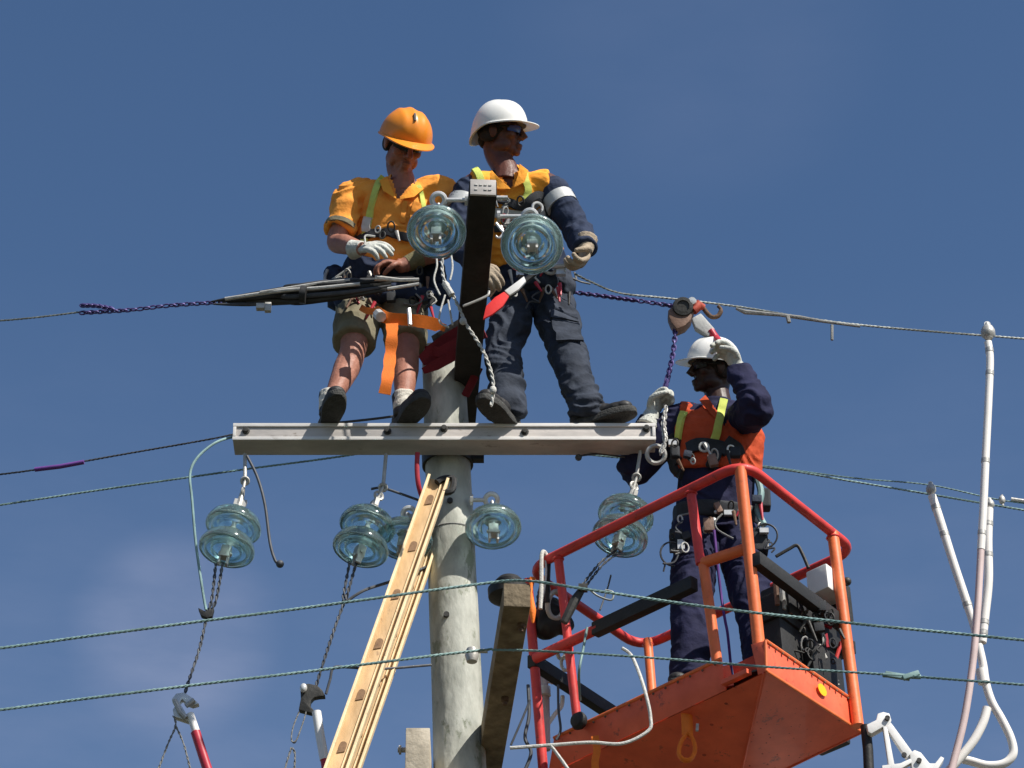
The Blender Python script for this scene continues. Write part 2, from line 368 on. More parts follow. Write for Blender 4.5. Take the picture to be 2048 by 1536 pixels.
# ================================================================== power pole
pa = P(886, 703, 12.25); pb = P(917, 1450, 12.25); ax = (pb - pa).normalized(); base = pa + ax * (pa.z / -ax.z)
pole = thing('power_pole', 'round grey concrete power pole standing under the workers', 'power pole', base)
Lp = (base - pa).length; rs = []
for i in range(60):
    t = (i / 59) ** 1.6; c = pa + ax * (Lp * t); r = .100 + .0068 * Lp * t
    ring = []
    for j in range(40):
        q = 2 * math.pi * j / 40; p = c + V((math.cos(q) * r, math.sin(q) * r, 0))
        if i == 0: p.z += .03 * math.cos(q - 2.4) + .008 * noise.noise(p * 20)
        p += V((math.cos(q), math.sin(q), 0)) * .004 * noise.noise(p * 3.5)
        ring.append(p)
    rs.append(ring)
mk('shaft', MB().rings(rs), M['concrete'], pole)
def poleat(py):   # centre and radius of the pole where it shows at picture height py
    k = (py - 703) / (1450 - 703); c = pa + (pb - pa) * k; return c, .100 + .0068 * (pb - pa).length * k
c, r = poleat(1085); mb = MB(); mb.torus(c, ax, r + .001, .005, 40, 6); mk('band', mb, M['ropeg'], pole)
mb = MB()
for px, py in ((900, 1002), (893, 1230)):
    h = P(px, py, 12.25 - .11); mb.lathe([(.001, -.01), (.013, -.01), (.013, .012), (.001, .012)], h, (0, -1, 0), 12)
mks('bolt', mb, M['darksteel'], pole)
mb = MB(); c, r = poleat(925)
mb.lathe([(r + .002, -.05), (r + .014, -.05), (r + .014, .05), (r + .002, .05)], c, ax, 36, close=True); mb.abox(c + V((r + .03, -.02, 0)), .035, .02, .035)
mk('collar', mb, M['darksteel'], pole)
# bracket of the pole top that carries the upper beam
mb = MB(); mb.bar(P(875, 690, 12.2), P(955, 640, 12.1), .10, .05); mb.bar(P(895, 820, 12.36), P(948, 690, 12.2), .09, .06)
mk('top_bracket', mb, M['tarred'], pole, bevel=.004)

# ================================================================== main crossarm
zt = P(900, 847, 12.0).z; zb = P(900, 880, 12.0).z; xl = P(466, 865, 12).x; xr = P(1311, 865, 12).x
arm = thing('crossarm', 'long pale galvanised steel crossarm the two workers stand on', 'crossarm', V((pa.x, 12.07, zb)))
mb = MB(); hz = (zt - zb) / 2; mb.abox(((xl + xr) / 2, 12.068, (zt + zb) / 2), (xr - xl) / 2, .064, hz)
mk('channel', mb, M['galv'], arm, bevel=.004)
mb = MB()
for z in (zt - .0085, zb + .0085): mb.abox(((xl + xr) / 2, 11.9995, z), (xr - xl) / 2 + .001, .0035, .0085)
for x in (xl + .007, xr - .007): mb.abox((x, 11.9990, (zt + zb) / 2), .007, .0035, hz - .019)
mk('lip', mb, M['galvlip'], arm, bevel=.001)
mb = MB()
for px, py in ((492, 862), (775, 863), (888, 858), (1293, 858), (1050, 864)): bolt(mb, P(px, py, 12.0035), (0, -1, 0), .012, .02)
mks('bolt', mb, M['darksteel'], arm)

# ================================================================== upper beam (towards the camera)
A0 = P(966, 377, 10.72); zc = A0.z; A1 = PZ(925, 850, zc)
ub = thing('upper_beam', 'black timber beam pointing at the viewer above the pole top', 'beam', (A1 + A0) / 2 - V((0, 0, .05)))
mb = MB(); mb.bar(A0, A1, .118, .078); mk('timber', mb, M['tarred'], ub, bevel=.004)
mb = MB(); e = (A0 - A1).normalized(); sd, u = frame(e); fc = A0 + e * .005
mb.box(fc, e * .006, sd * .055, u * .040); mk('end_plate', mb, M['galv'], ub, bevel=.002)
mb = MB()
for i in range(4):
    for j in range(2):
        if (i, j) != (2, 0): mb.box(fc + e * .0075 + sd * (-.030 + i * .02) + u * (-.014 + j * .024), e * .002, sd * .006, u * .003)
mks('stamped_mark', mb, M['cap'], ub)
def eyebolt(a, eye, par, nm='eyebolt', r=.010, R=.028):
    mb = MB(); d = (eye - a).normalized(); mb.tube([a, eye - d * R], r, 10)
    mb.torus(eye, (0, -.85, -.5), R, r * 1.15, 20, 8); mb.lathe([(.001, 0), (.026, 0), (.026, .014), (.001, .014)], a + d * .004, d, 8)
    return mk(nm, mb, M['steel'], par)
eF = P(877, 400, 10.86); eG = P(1060, 433, 10.98); bF = PZ(942, 402, zc); bG = PZ(995, 433, zc)
bF = V((A0.x - .062, eF.y, eF.z)); bG = V((A0.x + .055, eG.y, eG.z))
eyebolt(bF, eF, ub); eyebolt(bG, eG, ub)
mb = MB(); q = P(992, 396, 10.80); mb.tube([q, q + V((.05, 0, 0))], .011, 10); mk('bolt_end', mb, M['steel'], ub)

# maroon sling round the pole top
mb = MB()
def ribbon(mb, pts, wd, th=.006, nr=V((0, -.8, -.55))):
    pts = [V(p) for p in pts]; rs = []
    for i, p in enumerate(pts):
        t = (pts[min(i + 1, len(pts) - 1)] - pts[max(i - 1, 0)]).normalized(); s = t.cross(nr).normalized(); w2 = (wd[i] if isinstance(wd, (list, tuple)) else wd) / 2
        m = s.cross(t).normalized()
        rs.append([p - s * w2 - m * th / 2, p + s * w2 - m * th / 2, p + s * w2 + m * th / 2, p - s * w2 + m * th / 2])
    return mb.rings(rs)
ribbon(mb, [P(842, 722, 12.1), P(868, 706, 12.08), P(900, 688, 12.05), P(935, 668, 12.0), P(966, 655, 11.95)], [.05, .09, .11, .11, .10])
ribbon(mb, [P(846, 742, 12.12), P(872, 730, 12.09), P(905, 712, 12.04), P(940, 700, 12.0), P(958, 690, 11.98)], [.03, .05, .05, .06, .04]); ribbon(mb, [P(850, 700, 12.11), P(880, 704, 12.05), P(915, 690, 12.0), P(950, 690, 11.97)], [.04, .05, .07, .05])
o = mk('sling', mb, M['sling']); tag(o, 'maroon webbing sling wrapped round the top of the concrete pole', 'sling')
mb = MB(); mb.tube(smooth([P(930, 792, 12.2), P(944, 765, 12.15), P(958, 735, 12.1)], 4), .022, 8, flat=.3)
o = mk('sling', mb, M['sling']); tag(o, 'short red strap hanging behind the pole beside the beam', 'sling')
mb = MB(); mb.tube(smooth([P(835, 905, 12.05), P(834, 940, 12.06), P(838, 975, 12.08), P(850, 1010, 12.13)], 5), .011, 8, flat=.5)
o = mk('strap', mb, M['stickr']); tag(o, 'narrow red strap dangling left of the pole under the crossarm', 'strap')

# ================================================================== lower beams
B0 = P(1034, 1190, 10.95); B1 = PZ(972, 1560, B0.z)
lb = thing('lower_beam', 'brown timber beam with a tan end face beside the bucket', 'beam', (B0 + B1) / 2 - V((0, 0, .05)))
mb = MB(); mb.bar(B0, B1, .108, .105); mk('timber', mb, M['timber'], lb, bevel=.005)
mb = MB(); e = (B0 - B1).normalized()
for px, py in ((1042, 1248), (1010, 1395)): 
    q = PZ(px, py, B0.z - .0525); mb.lathe([(.001, 0), (.016, 0), (.016, .018), (.009, .02), (.009, .035), (.001, .035)], q, (0, 0, -1), 8)
mks('bolt', mb, M['rustb'], lb)
mb = MB(); q = B0 - e * .14 + V((-.02, 0, .053)); mb.lathe([(.03, 0), (.055, .0), (.085, .012), (.088, .05), (.06, .062), (.062, .08), (.045, .1), (.02, .104), (.001, .104)], q, (0, 0, 1), 24)
mk('insulator_cap', mb, M['black'], lb)
mb = MB(); q = PZ(985, 1302, B0.z)
mb.tube([q + V((-.02, 0, 0)), q + V((-.11, 0, 0))], .010, 8); mb.tube([q + V((.10, 0, 0)), q + V((.04, 0, 0))], .010, 8); mb.lathe([(.001, -.03), (.022, -.03), (.03, 0), (.022, .03), (.001, .03)], q + V((-.085, 0, -.02)), (0, 0, 1), 12); mk('wire_bracket', mb, M['cap'], lb)
lb2 = thing('lower_beam', 'pale board end with a side bolt left of the pole foot of the photo', 'beam', P(835, 1560, 12.2))
lb2['label'] = 'pale squared beam end with a side bolt, at the bottom left of the pole'
mb = MB(); c = P(835, 1500, 11.9); mb.abox(c + V((0, .35, -.02)), .051, .35, .125); mk('timber', mb, M['beige'], lb2, bevel=.005)
mb = MB(); q = P(812, 1500, 12.0); mb.tube([q, q + V((-.035, 0, 0))], .012, 8); mb.tube([q + V((-.02, 0, 0)), q + V((-.03, 0, 0))], .02, 6); mk('bolt', mb, M['cap'], lb2)

# ================================================================== ladder
La = P(877, 962, 12.02); Lb = P(672, 1545, 11.66); Ld = (Lb - La).normalized(); Ll = (La.z - .1) / -Ld.z; foot = La + Ld * Ll
lad = thing('ladder', 'tan fibreglass ladder leaning on the front of the concrete pole', 'ladder', foot)
rd = V((.0, 1, 0)).normalized(); rd = (rd - Ld * rd.dot(Ld)).normalized(); sd = Ld.cross(rd).normalized(); 
if sd.x < 0: sd = -sd
W = .080
for k, off in enumerate((V((0, 0, 0)), rd * .25)):
    a = La + off + (Ld * .02 if k else V((0, 0, 0))); b = foot + off
    L = (b - a).length; c = (a + b) / 2; h = Ld * L / 2
    mb = MB(); mb.box(c, h, sd * W / 2, rd * .006); st = mk('stile', mb, M['ladder'], lad, bevel=.002)
    mb = MB()
    for s in (-1, 1): mb.box(c + sd * (s * (W / 2 + .0035)) - rd * .014, h, sd * .006, rd * .021)
    mb.box(c + sd * .018 - rd * .010, h, sd * .003, rd * .004); mk('flange', mb, M['ladderlip'], st, bevel=.001)
for i in range(int(Ll / .29)):
    p = La + Ld * (.15 + i * .29); mb = MB(); s = p + sd * -.008
    mb.tube([s + rd * .007, s + rd * .246], .016, 10); mk('rung', mb, M['ladder'], lad)
    if i < 8:
        mb = MB(); c0 = s - rd * .0075; t1 = [c0 + Ld * (-.034 + .016 * -math.sin(a)) + sd * .015 * math.cos(a) for a in [math.pi * j / 8 for j in range(9)]] + [c0 + Ld * .016 - sd * .015, c0 + Ld * .0 + sd * .015]
        mb.prism(t1, rd * -.003); mk('rung_socket', mb, M['socket'], lad)
mb = MB(); q = La + Ld * .03 + sd * .03 - rd * .02; mb.tube(smooth([q - sd * .03, q - Ld * .03 - sd * .01, q - Ld * .04 + sd * .035, q + Ld * .03 + sd * .045, q + Ld * .05 + sd * .01], 4), .016, 8)
mk('top_hook', mb, M['black'], lad)

# ================================================================== wires
def wire(label, pts, r=.006, m='wire', k=3, cat='wire', nm='overhead_wire', group=None, pitch=.065, step=.013, sm=8):
    mb = MB().strands(smooth([P(*p) for p in pts], sm), r, k, pitch, 5, step)
    o = mk(nm, mb, M[m]); return tag(o, label, cat, group)
wire('upper left wire running from the frame edge into the purple chain', [(-80, 648, 12.3), (60, 636, 12.25), (168, 623, 12.2)], .005, 'wire')
wire('wire from the frame edge up to the left crossarm end, with a dark sleeve', [(-80, 957, 12.3), (60, 941, 12.25), (250, 908, 12.2), (400, 882, 12.15), (470, 868, 12.15)], .005, 'wired')
mb = MB(); mb.tube([P(70, 939, 12.24), P(120, 933, 12.22), P(168, 924, 12.21)], .011, 10); o = mk('wire_sleeve', mb, M['purple']); tag(o, 'short dark purple sleeve clipped on the wire at the left edge', 'wire sleeve')
wire('dark wire rising from the left edge to behind the ladder top', [(-80, 1022, 12.6), (200, 980, 12.6), (480, 940, 12.55), (660, 916, 12.5), (860, 885, 12.4)], .0055, 'wireg')
wire('wire sagging right from behind the crossarm past the harness man', [(1145, 905, 12.5), (1240, 915, 12.55), (1530, 935, 12.6), (1700, 962, 12.6), (1850, 987, 12.6), (2130, 1034, 12.6)], .0055, 'wireg')
wire('thin upper strand beside the sagging right hand wire', [(1500, 928, 12.6), (1700, 955, 12.62), (1860, 970, 12.62), (2000, 1000, 12.6), (2130, 1015, 12.6)], .004, 'wireg')
T = B0 + V((0, 0, .12))
wire('greenish wire crossing in front of ladder and pole, left of the tan beam end', [(-80, 1307, 10.9), (300, 1256, 10.9), (660, 1209, 10.92), (860, 1181, 10.95), (1000, 1163, 11.0)], .0065, 'wireg')
wire('greenish wire from the tan beam end across the red bucket rails', [(1000, 1163, 11.0), (1060, 1162, 10.95), (1190, 1181, 10.92), (1400, 1212, 10.9), (1700, 1246, 10.85), (2130, 1288, 10.8)], .0065, 'wireg')
wire('lowest left wire crossing ladder and pole below the other wires', [(-80, 1430, 11.1), (300, 1381, 11.15), (640, 1340, 11.2), (860, 1312, 11.25), (985, 1298, 11.32)], .0065, 'wireg')
wire('lowest right wire crossing the posts and orange floor panel of the bucket', [(985, 1300, 11.25), (1080, 1302, 11.2), (1280, 1314, 11.1), (1540, 1334, 10.95), (1800, 1351, 10.8), (2130, 1376, 10.6)], .0055, 'wireg')
wire('bright wire from the gloved hand right over the chain hoist to the frame edge', [(1150, 548, 11.95), (1185, 565, 11.98), (1240, 586, 12.0), (1340, 597, 12.05), (1480, 614, 12.1), (1700, 648, 12.2), (1980, 672, 12.3), (2130, 684, 12.3)], .0055, 'wire')
mb = MB(); mb.tube([P(1472, 617, 12.1), P(1490, 624, 12.1), P(1560, 630, 12.12), P(1600, 635, 12.13), P(1640, 642, 12.15), P(1720, 653, 12.18)], [.006, .012, .008, .010, .007, .006], 8); mb.tube([P(1664, 650, 12.16), P(1664, 680, 12.16)], .007, 6); mb.tube([P(1575, 632, 12.1), P(1578, 645, 12.1)], .010, 6)
o = mk('wire_grip', mb, M['ropeg']); tag(o, 'grey wire grip with a dangling tail on the upper right wire', 'wire grip')
mb = MB(); mb.bar(P(1770, 1348, 10.8), P(1820, 1356, 10.8), .016, .022); mb.bar(P(1806, 1356, 10.79), P(1838, 1346, 10.79), .02, .02); mb.tube([P(1765, 1350, 10.8), P(1842, 1354, 10.8)], .010, 8)
o = mk('wire_connector', mb, M['wireg'], bevel=.003); tag(o, 'grey parallel connector on the lowest wire right of the bucket', 'connector')
mb = MB(); mb.ell(P(2004, 1000, 12.6), (.016, .016, .024)); mb.tube([P(2004, 990, 12.6), P(2006, 1012, 12.6)], .006, 6); mb.tube([P(2022, 999, 12.6), P(2110, 1012, 12.6)], .011, 8)
o = mk('wire_clamp', mb, M['cap']); tag(o, 'small dark clamp on the wire at the right edge', 'clamp')
# purple chains
def chainobj(label, pts, m='chain', L=.034, r=.0042, wd=.012):
    o = mk('chain', MB().chain(smooth([P(*p) for p in pts], 6), L, r, wd), M[m]); return tag(o, label, 'chain')
chainobj('purple chain pulled along the upper left wire to the dark bundle', [(160, 626, 12.2), (260, 620, 12.15), (340, 611, 12.12), (450, 604, 12.05)])
chainobj('short loose purple chain end above the tight left chain', [(165, 611, 12.19), (195, 612, 12.18), (225, 618, 12.16)])
chainobj('purple chain stretched from the standing man to the hoist', [(1135, 583, 12.3), (1220, 594, 12.2), (1300, 605, 12.1), (1350, 613, 12.06)], L=.036, r=.0046)
chainobj('purple hoist chain hanging straight down to the gloved fist', [(1351, 655, 12.03), (1347, 700, 12.03), (1338, 745, 12.03), (1330, 775, 12.03)], L=.036, r=.0048)
chainobj('pale chain tail below the fist beside the orange vest', [(1332, 815, 11.88), (1327, 850, 11.86), (1330, 880, 11.86), (1322, 905, 11.86)], 'cap', L=.035, r=.004)

def lerpr(rad, n):
    m = len(rad) - 1; o = []
    for i in range(n):
        t = i / (n - 1) * m; k = min(int(t), m - 1); o.append(rad[k] + (rad[k + 1] - rad[k]) * (t - k))
    return o
# dark wire bundle (tail of slings) held at the left worker's waist
bd = thing('cable_bundle', 'thick black bundle of cable tails held across the seated man', 'cable bundle', P(600, 600, 12.0))
bd['label'] = 'thick black bundle of cable tails lying across the waist of the man in shorts'
rng = random.Random(3)
for g_, m_ in enumerate(('black', 'wired', 'darksteel', 'black')):
    for i in range(4):
        a = rng.uniform(-1, 1); b = rng.uniform(-1, 1); e = rng.uniform(0, 1); x0 = 418 + 90 * e; x1 = 835 - 90 * rng.random(); mb = MB(); r0 = rng.uniform(.009, .017)
        f_ = lambda x: 607 - (x - 415) * .105
        q = smooth([P(x0, f_(x0) + a * 3, 12.04), P(x0 + 70, f_(x0 + 70) + a * 9 + 3 * b, 12.02 + b * .02), P(600 + 20 * b, f_(600) + a * 17, 12.0 + b * .03), P(690, f_(690) + a * 15 - 2 * b, 11.98 + b * .03), P(x1, f_(x1) + a * 9, 11.97)], 6)
        mb.tube(q, lerpr([r0 * .35, r0, r0 * 1.1, r0, r0 * .5], len(q)), 7); mk('cable_tail', mb, M[m_], bd)
mb = MB(); mb.tube([P(600, 589, 11.94), P(612, 590, 11.94)], .042, 12)
mk('binding', mb, M['black'], bd)
mb = MB()
mb.tube(smooth([P(450, 598, 11.98), P(560, 582, 11.95), P(640, 576, 11.94), P(720, 568, 11.93)], 6), .009, 7)
mb.tube([P(750, 556, 11.93), P(800, 560, 11.93), P(838, 559, 11.93)], [.014, .009, .008], 7); mb.tube([P(775, 578, 11.93), P(838, 568, 11.93)], .008, 7)
mb.tube([P(520, 585, 11.95), P(640, 566, 11.95), P(700, 560, 11.95)], .007, 6)
mk('grey_rod', mb, M['cap'], bd)
mb = MB(); mb.abox(P(521, 614, 12.0), .02, .015, .014); mb.abox(P(536, 615, 12.0), .015, .012, .024); mk('buckle', mb, M['cap'], bd, bevel=.003)

# ================================================================== glass insulators
CAPP = [(.001, 0), (.018, 0), (.024, .008), (.026, .018), (.036, .030), (.041, .045), (.044, .058), (.046, .066), (.001, .066)]
GLP = [(.040, .042), (.062, .045), (.092, .056), (.116, .074), (.127, .094), (.1275, .104), (.123, .108), (.117, .100), (.109, .094), (.102, .098), (.099, .116), (.093, .117), (.089, .096), (.080, .090), (.073, .096), (.070, .112), (.064, .113), (.060, .094), (.050, .082), (.030, .078), (.022, .070), (.03, .050)]
GLP = [(r, .042 + (z - .042) * 1.35) for r, z in GLP]
PINP = [(.001, .066), (.022, .068), (.020, .08), (.011, .088), (.011, .13), (.017, .138), (.017, .15), (.001, .152)]
def insulator(label, hook, s0, s1, nd, fork=True, G='glass disc insulators on the pole', sc=1.0):
    t = thing('glass_insulator', label, 'insulator', hook, G)
    v = (s1 - s0).normalized(); p = s0.copy()
    mb = MB(); mb.tube([hook, hook + (s0 - hook) * .5], .007, 8); a, u = frame(v)
    mb.torus(hook + (s0 - hook) * .45, a, .020, .007, 14, 6); mb.tube([hook + (s0 - hook) * .5, s0 + v * .01], [.012, .017], 8)
    mb.box(s0 - v * .012, v * .02, a * .028, u * .010); mk('clevis', mb, M['cap'], t)
    for i in range(nd):
        q = MB().lathe([(r * sc, z * sc) for r, z in CAPP], p, v, 24); mk('metal_cap', q, M['cap'], t)
        q = MB().lathe([(r * sc, z * sc) for r, z in GLP], p, v, 40, close=True); mk('glass_disc', q, M['glass'], t, ang=75)
        q = MB().lathe([(r * sc, z * sc) for r, z in PINP], p, v, 14); mk('pin', q, M['steel'], t)
        p = p + v * .128 * sc
    mb = MB(); mb.box(p + v * .012, v * .03, a * .022, u * .02); mb.tube([p + v * .02 - a * .03, p + v * .02 + a * .03], .009, 8)
    for s in (-1, 1): mb.box(p + v * .05 + a * (s * .018), v * .03, a * .005, u * .014)
    mk('end_fitting', mb, M['cap'], t, bevel=.002)
    return p + v * .07
hang = V((-.17, -.13, -.96)).normalized()
sA = P(479, 1012, 12.05); eA = insulator('two stacked aqua glass discs under the far left end of the crossarm', P(490, 962, 12.06), sA, sA + hang, 2)
sB = P(747, 1012, 12.05); eB = insulator('two stacked aqua glass discs just left of the ladder', P(766, 975, 12.06), sB, sB + V((-.2, -.13, -.95)), 2)
sE = P(1262, 995, 12.08); eE = insulator('two stacked aqua glass discs behind the sloping red bucket rail', P(1273, 955, 12.08), sE, sE + V((-.22, -.2, -.93)), 2)
sC = P(814, 1042, 12.12); eyeC = P(818, 1028, 12.12); insulator('single glass disc half hidden behind the ladder', P(818, 1030, 12.12), sC, sC + V((-.08, -.25, -.95)), 1)
sD = P(985, 1020, 12.15); eyeD = P(983, 1000, 12.15); insulator('single glass disc on an eyebolt right of the concrete pole', P(983, 1004, 12.15), sD, sD + V((.03, -.3, -.93)), 1)
sF = eF + V((-.002, -.01, -.105)); insulator('single glass disc in front of the orange shirt, left of the black beam', eF - V((0, 0, .02)), sF, sF + V((-.02, -.42, -.88)), 1, sc=1.0)
sG = eG + V((.005, -.01, -.110)); insulator('single glass disc in front of the standing man, right of the black beam', eG - V((0, 0, .02)), sG, sG + V((.02, -.62, -.80)), 1, sc=1.06)
c, r = poleat(998); eyebolt(V((c.x + r - .01, 12.15, eyeD.z)), eyeD, pole); c, r = poleat(1028); eyebolt(V((c.x - r + .01, 12.15, eyeC.z)), eyeC, pole)
# hanger rods from the crossarm
for a, b, lab in (((490, 908, 12.07), (490, 962, 12.06), 'left'), ((772, 908, 12.07), (766, 975, 12.06), 'mid'), ((1281, 902, 12.07), (1273, 955, 12.08), 'right')):
    mb = MB(); mb.tube([P(*a), P(*b)], .0085, 8); mb.torus(P(*b), (0, -.85, -.5), .016, .007, 12, 6); mk('hanger_rod', mb, M['cap'], arm)

# dark jumper cables under the insulators
def cable(label, pts, r=.008, m='wired', k=2, nm='jumper_cable', pitch=.07):
    mb = MB()
    for pp in pts: mb.strands(smooth([p if isinstance(p, V) else P(*p) for p in pp], 8), r, k, pitch, 6, .012)
    o = mk(nm, mb, M[m]); return tag(o, label, 'cable')
cable('twisted dark cable from the far left insulator down to the silver clamp', [[eA, P(432, 1200, 12.0), P(418, 1225, 12.0)], [eA + V((-.03, 0, 0)), P(424, 1195, 12.0), P(416, 1222, 12.0)], [P(413, 1235, 12.0), P(398, 1300, 11.98), P(378, 1360, 11.96), P(368, 1392, 11.95)]])
mb = MB(); mb.prism([P(x, y, 11.98) for x, y in ((396, 1215), (410, 1222), (428, 1216), (424, 1232), (415, 1236), (402, 1230))], (0, .03, 0)); o = mk('cable_clamp', mb, M['black'], bevel=.003); tag(o, 'small black cable clamp below the far left glass discs', 'clamp')
cable('twisted dark cable from the middle insulator down to the dark clamp', [[eB, P(697, 1180, 12.0), P(690, 1205, 12.0)], [eB + V((-.03, 0, 0)), P(688, 1185, 12.0), P(686, 1208, 12.0)], [P(688, 1205, 12.0), P(668, 1260, 11.98), P(645, 1330, 11.96), P(632, 1372, 11.95)]])
cable('twisted dark cable from the right insulator down towards the bucket', [[eE, P(1196, 1130, 11.98), P(1150, 1190, 11.95)], [eE + V((.03, 0, 0)), P(1205, 1130, 11.98), P(1162, 1185, 11.95)]], .007)
mb = MB(); mb.tube([P(1168, 1172, 11.95), P(1150, 1200, 11.95), P(1128, 1245, 11.96)], [.014, .022, .018], 8); mb.abox(P(1166, 1176, 11.93), .02, .02, .012); o = mk('cable_clamp', mb, M['darksteel']); tag(o, 'dark cable clamp beside the left bucket rail', 'clamp')
def plain(label, pts, r, m, cat='cable', nm='cable', ends=None):
    mb = MB(); mb.tube(smooth([P(*p) for p in pts], 8), r, 8)
    if ends: mb.ell(P(*ends[0]), (ends[1],) * 3)
    o = mk(nm, mb, M[m]); return tag(o, label, cat)
plain('pale green wire looping off the left crossarm end down to the clamp', [(468, 873, 12.05), (430, 886, 12.0), (395, 915, 11.97), (380, 948, 11.96), (384, 1000, 11.96), (392, 1090, 11.98), (405, 1180, 11.98), (412, 1220, 11.98)], .0062, 'wireg')
plain('dark cable dangling from the crossarm to a ball end', [(494, 912, 12.0), (515, 955, 12.0), (530, 1010, 12.0), (540, 1085, 12.0), (550, 1120, 12.0), (558, 1128, 12.0)], .0068, 'wired', ends=((560, 1128, 12.0), .018))
plain('short dark wire from the middle insulator top to the pole', [(742, 978, 12.1), (765, 976, 12.1), (800, 987, 12.12), (850, 1005, 12.18)], .006, 'wired')
plain('dark wire running from the middle cable to behind the ladder', [(694, 1202, 11.98), (730, 1180, 12.0), (790, 1160, 12.1), (862, 1130, 12.2)], .007, 'wired')
plain('dark wire behind the ladder looping down to the white hot stick', [(862, 1330, 12.15), (760, 1338, 12.0), (700, 1335, 11.95), (668, 1335, 11.93), (660, 1360, 11.93), (652, 1388, 11.93)], .006, 'wired')
plain('dark line behind the shoes above the crossarm', [(640, 848, 12.3), (700, 843, 12.3), (790, 832, 12.3), (870, 815, 12.35)], .006, 'wired')
plain('small bolt-ended wire under the right half of the crossarm', [(1157, 912, 12.1), (1200, 908, 12.12), (1260, 916, 12.15)], .005, 'wired', ends=((1157, 915, 12.1), .016))

# ================================================================== hot sticks with clamps, bottom left
def clampstick(label, poly, m, sh, Y, group='clamp sticks at the lower left'):
    t = thing('clamp_stick', label, 'clamp stick', P(sh[0][0], sh[0][1], Y), group)
    mb = MB(); q = [P(280 + x / 4.571, 1200 + y / 4.571, Y) for x, y in poly]; mb.prism(q, (0, .035, .0)); mk('jaw', mb, M[m], t, bevel=.004)
    return t
Y1 = 11.93
t = clampstick('silver jawed clamp on a maroon stick, leftmost at the bottom', [(288, 905), (330, 852), (400, 842), (470, 885), (540, 945), (480, 962), (430, 945), (385, 905), (362, 935), (400, 1000), (430, 1050), (480, 1025), (510, 1075), (450, 1110), (310, 1065), (298, 1000), (320, 965)], 'steel', [(380, 1440)], Y1)
mb = MB(); mb.tube([P(349, 1400, Y1 - .01), P(360, 1424, Y1 - .01), P(372, 1436, Y1 - .01)], .011, 8); mb.tube([P(388, 1400, Y1 - .01), P(372, 1412, Y1 - .01)], .012, 8); mk('clamp_screw', mb, M['cap'], t)
mb = MB(); mb.tube([P(380, 1428, Y1), P(393, 1466, Y1)], .017, 12); mk('ferrule', mb, M['stickw'], t)
mb = MB(); mb.tube([P(391, 1464, Y1), P(412, 1530, Y1), P(450, 1640, Y1)], .021, 12); mk('shaft', mb, M['stickr'], t)
t = clampstick('dark jawed clamp on a white stick with a red lower end', [(1465, 810), (1490, 770), (1540, 762), (1620, 778), (1665, 820), (1695, 875), (1640, 878), (1592, 888), (1562, 920), (1556, 970), (1600, 1015), (1570, 1032), (1450, 1000), (1470, 900)], 'darksteel', [(640, 1430)], Y1)
mb = MB(); mb.ell(P(607, 1376, Y1 - .01), (.016, .014, .022)); mk('clamp_screw', mb, M['steel'], t)
mb = MB(); mb.tube([P(633, 1424, Y1), P(640, 1470, Y1), P(649, 1520, Y1)], .020, 12); mk('shaft', mb, M['white'], t)
mb = MB(); mb.tube([P(649, 1517, Y1), P(665, 1640, Y1)], .018, 12); mk('grip', mb, M['stickr'], t)
def rope(label, paths, r=.0055, m='ropeg', nm='rope'):
    mb = MB()
    for pp in paths: mb.strands(smooth([P(*p) for p in pp], 6), r, 2, .05, 6, .012)
    o = mk(nm, mb, M[m]); return tag(o, label, 'rope')
rope('thin cord forking down from the silver clamp', [[(347, 1432, 11.93), (351, 1452, 11.93), (335, 1490, 11.93), (305, 1570, 11.93)], [(351, 1452, 11.93), (368, 1490, 11.93), (388, 1570, 11.93)]])
rope('thin cord looping down from the dark clamp', [[(598, 1424, 11.93), (586, 1455, 11.93), (583, 1480, 11.93), (592, 1482, 11.93), (606, 1445, 11.93), (612, 1425, 11.93)], [(583, 1495, 11.93), (590, 1510, 11.93), (586, 1570, 11.93)], [(583, 1495, 11.93), (572, 1530, 11.93), (560, 1580, 11.93)]])

# ================================================================== white earthing sticks hanging right
G2 = 'white earthing sticks hooked on the right wires'
def stick(label, segs, head, Y):
    t = thing('earthing_stick', label, 'earthing stick', P(segs[0][0][0][0], segs[0][0][0][1], Y), G2)
    for nm, pts, r, m in [(('shaft' if i == 0 else 'lower_shaft'), s[0], s[1], s[2]) for i, s in enumerate(segs)]:
        mk(nm, MB().tube(smooth([P(x, y, Y) for x, y in pts], 6), r, 12), M[m], t)
    mb = MB(); k0 = smooth([P(x, y, Y) for x, y in segs[0][0]], 6)
    for i in (3, 8, 19, len(k0) - 4): mb.tube([k0[i], k0[i] + (k0[i + 1] - k0[i]).normalized() * .022], segs[0][1] + .0018, 12)
    mks('grip_ring', mb, M['cap'], t)
    mb = MB(); x, y, k = head; c = P(x, y, Y)
    mb.lathe([(.001, -.05 * k), (.012 * k, -.05 * k), (.014 * k, -.03 * k), (.026 * k, -.026 * k), (.034 * k, -.005 * k), (.034 * k, .018 * k), (.024 * k, .03 * k), (.018 * k, .04 * k), (.001, .04 * k)], c, (0, -.05, -1), 14)
    mk('clamp_head', mb, M['cap'], t)
    mb = MB(); mb.torus(c + V((0, 0, .045 * k)), (0, 1, 0), .012 * k, .005 * k, 12, 6); mk('eye', mb, M['steel'], t); return t
stick('longest white stick hooked on the upper right wire', [([(1976, 684), (1980, 720), (1977, 800), (1972, 900), (1967, 1010), (1962, 1100)], .0185, 'stickw'), ([(1962, 1096), (1955, 1220), (1945, 1330), (1930, 1430), (1912, 1505), (1880, 1620)], .0165, 'stickp')], (1976, 664, 1.0), 12.25)
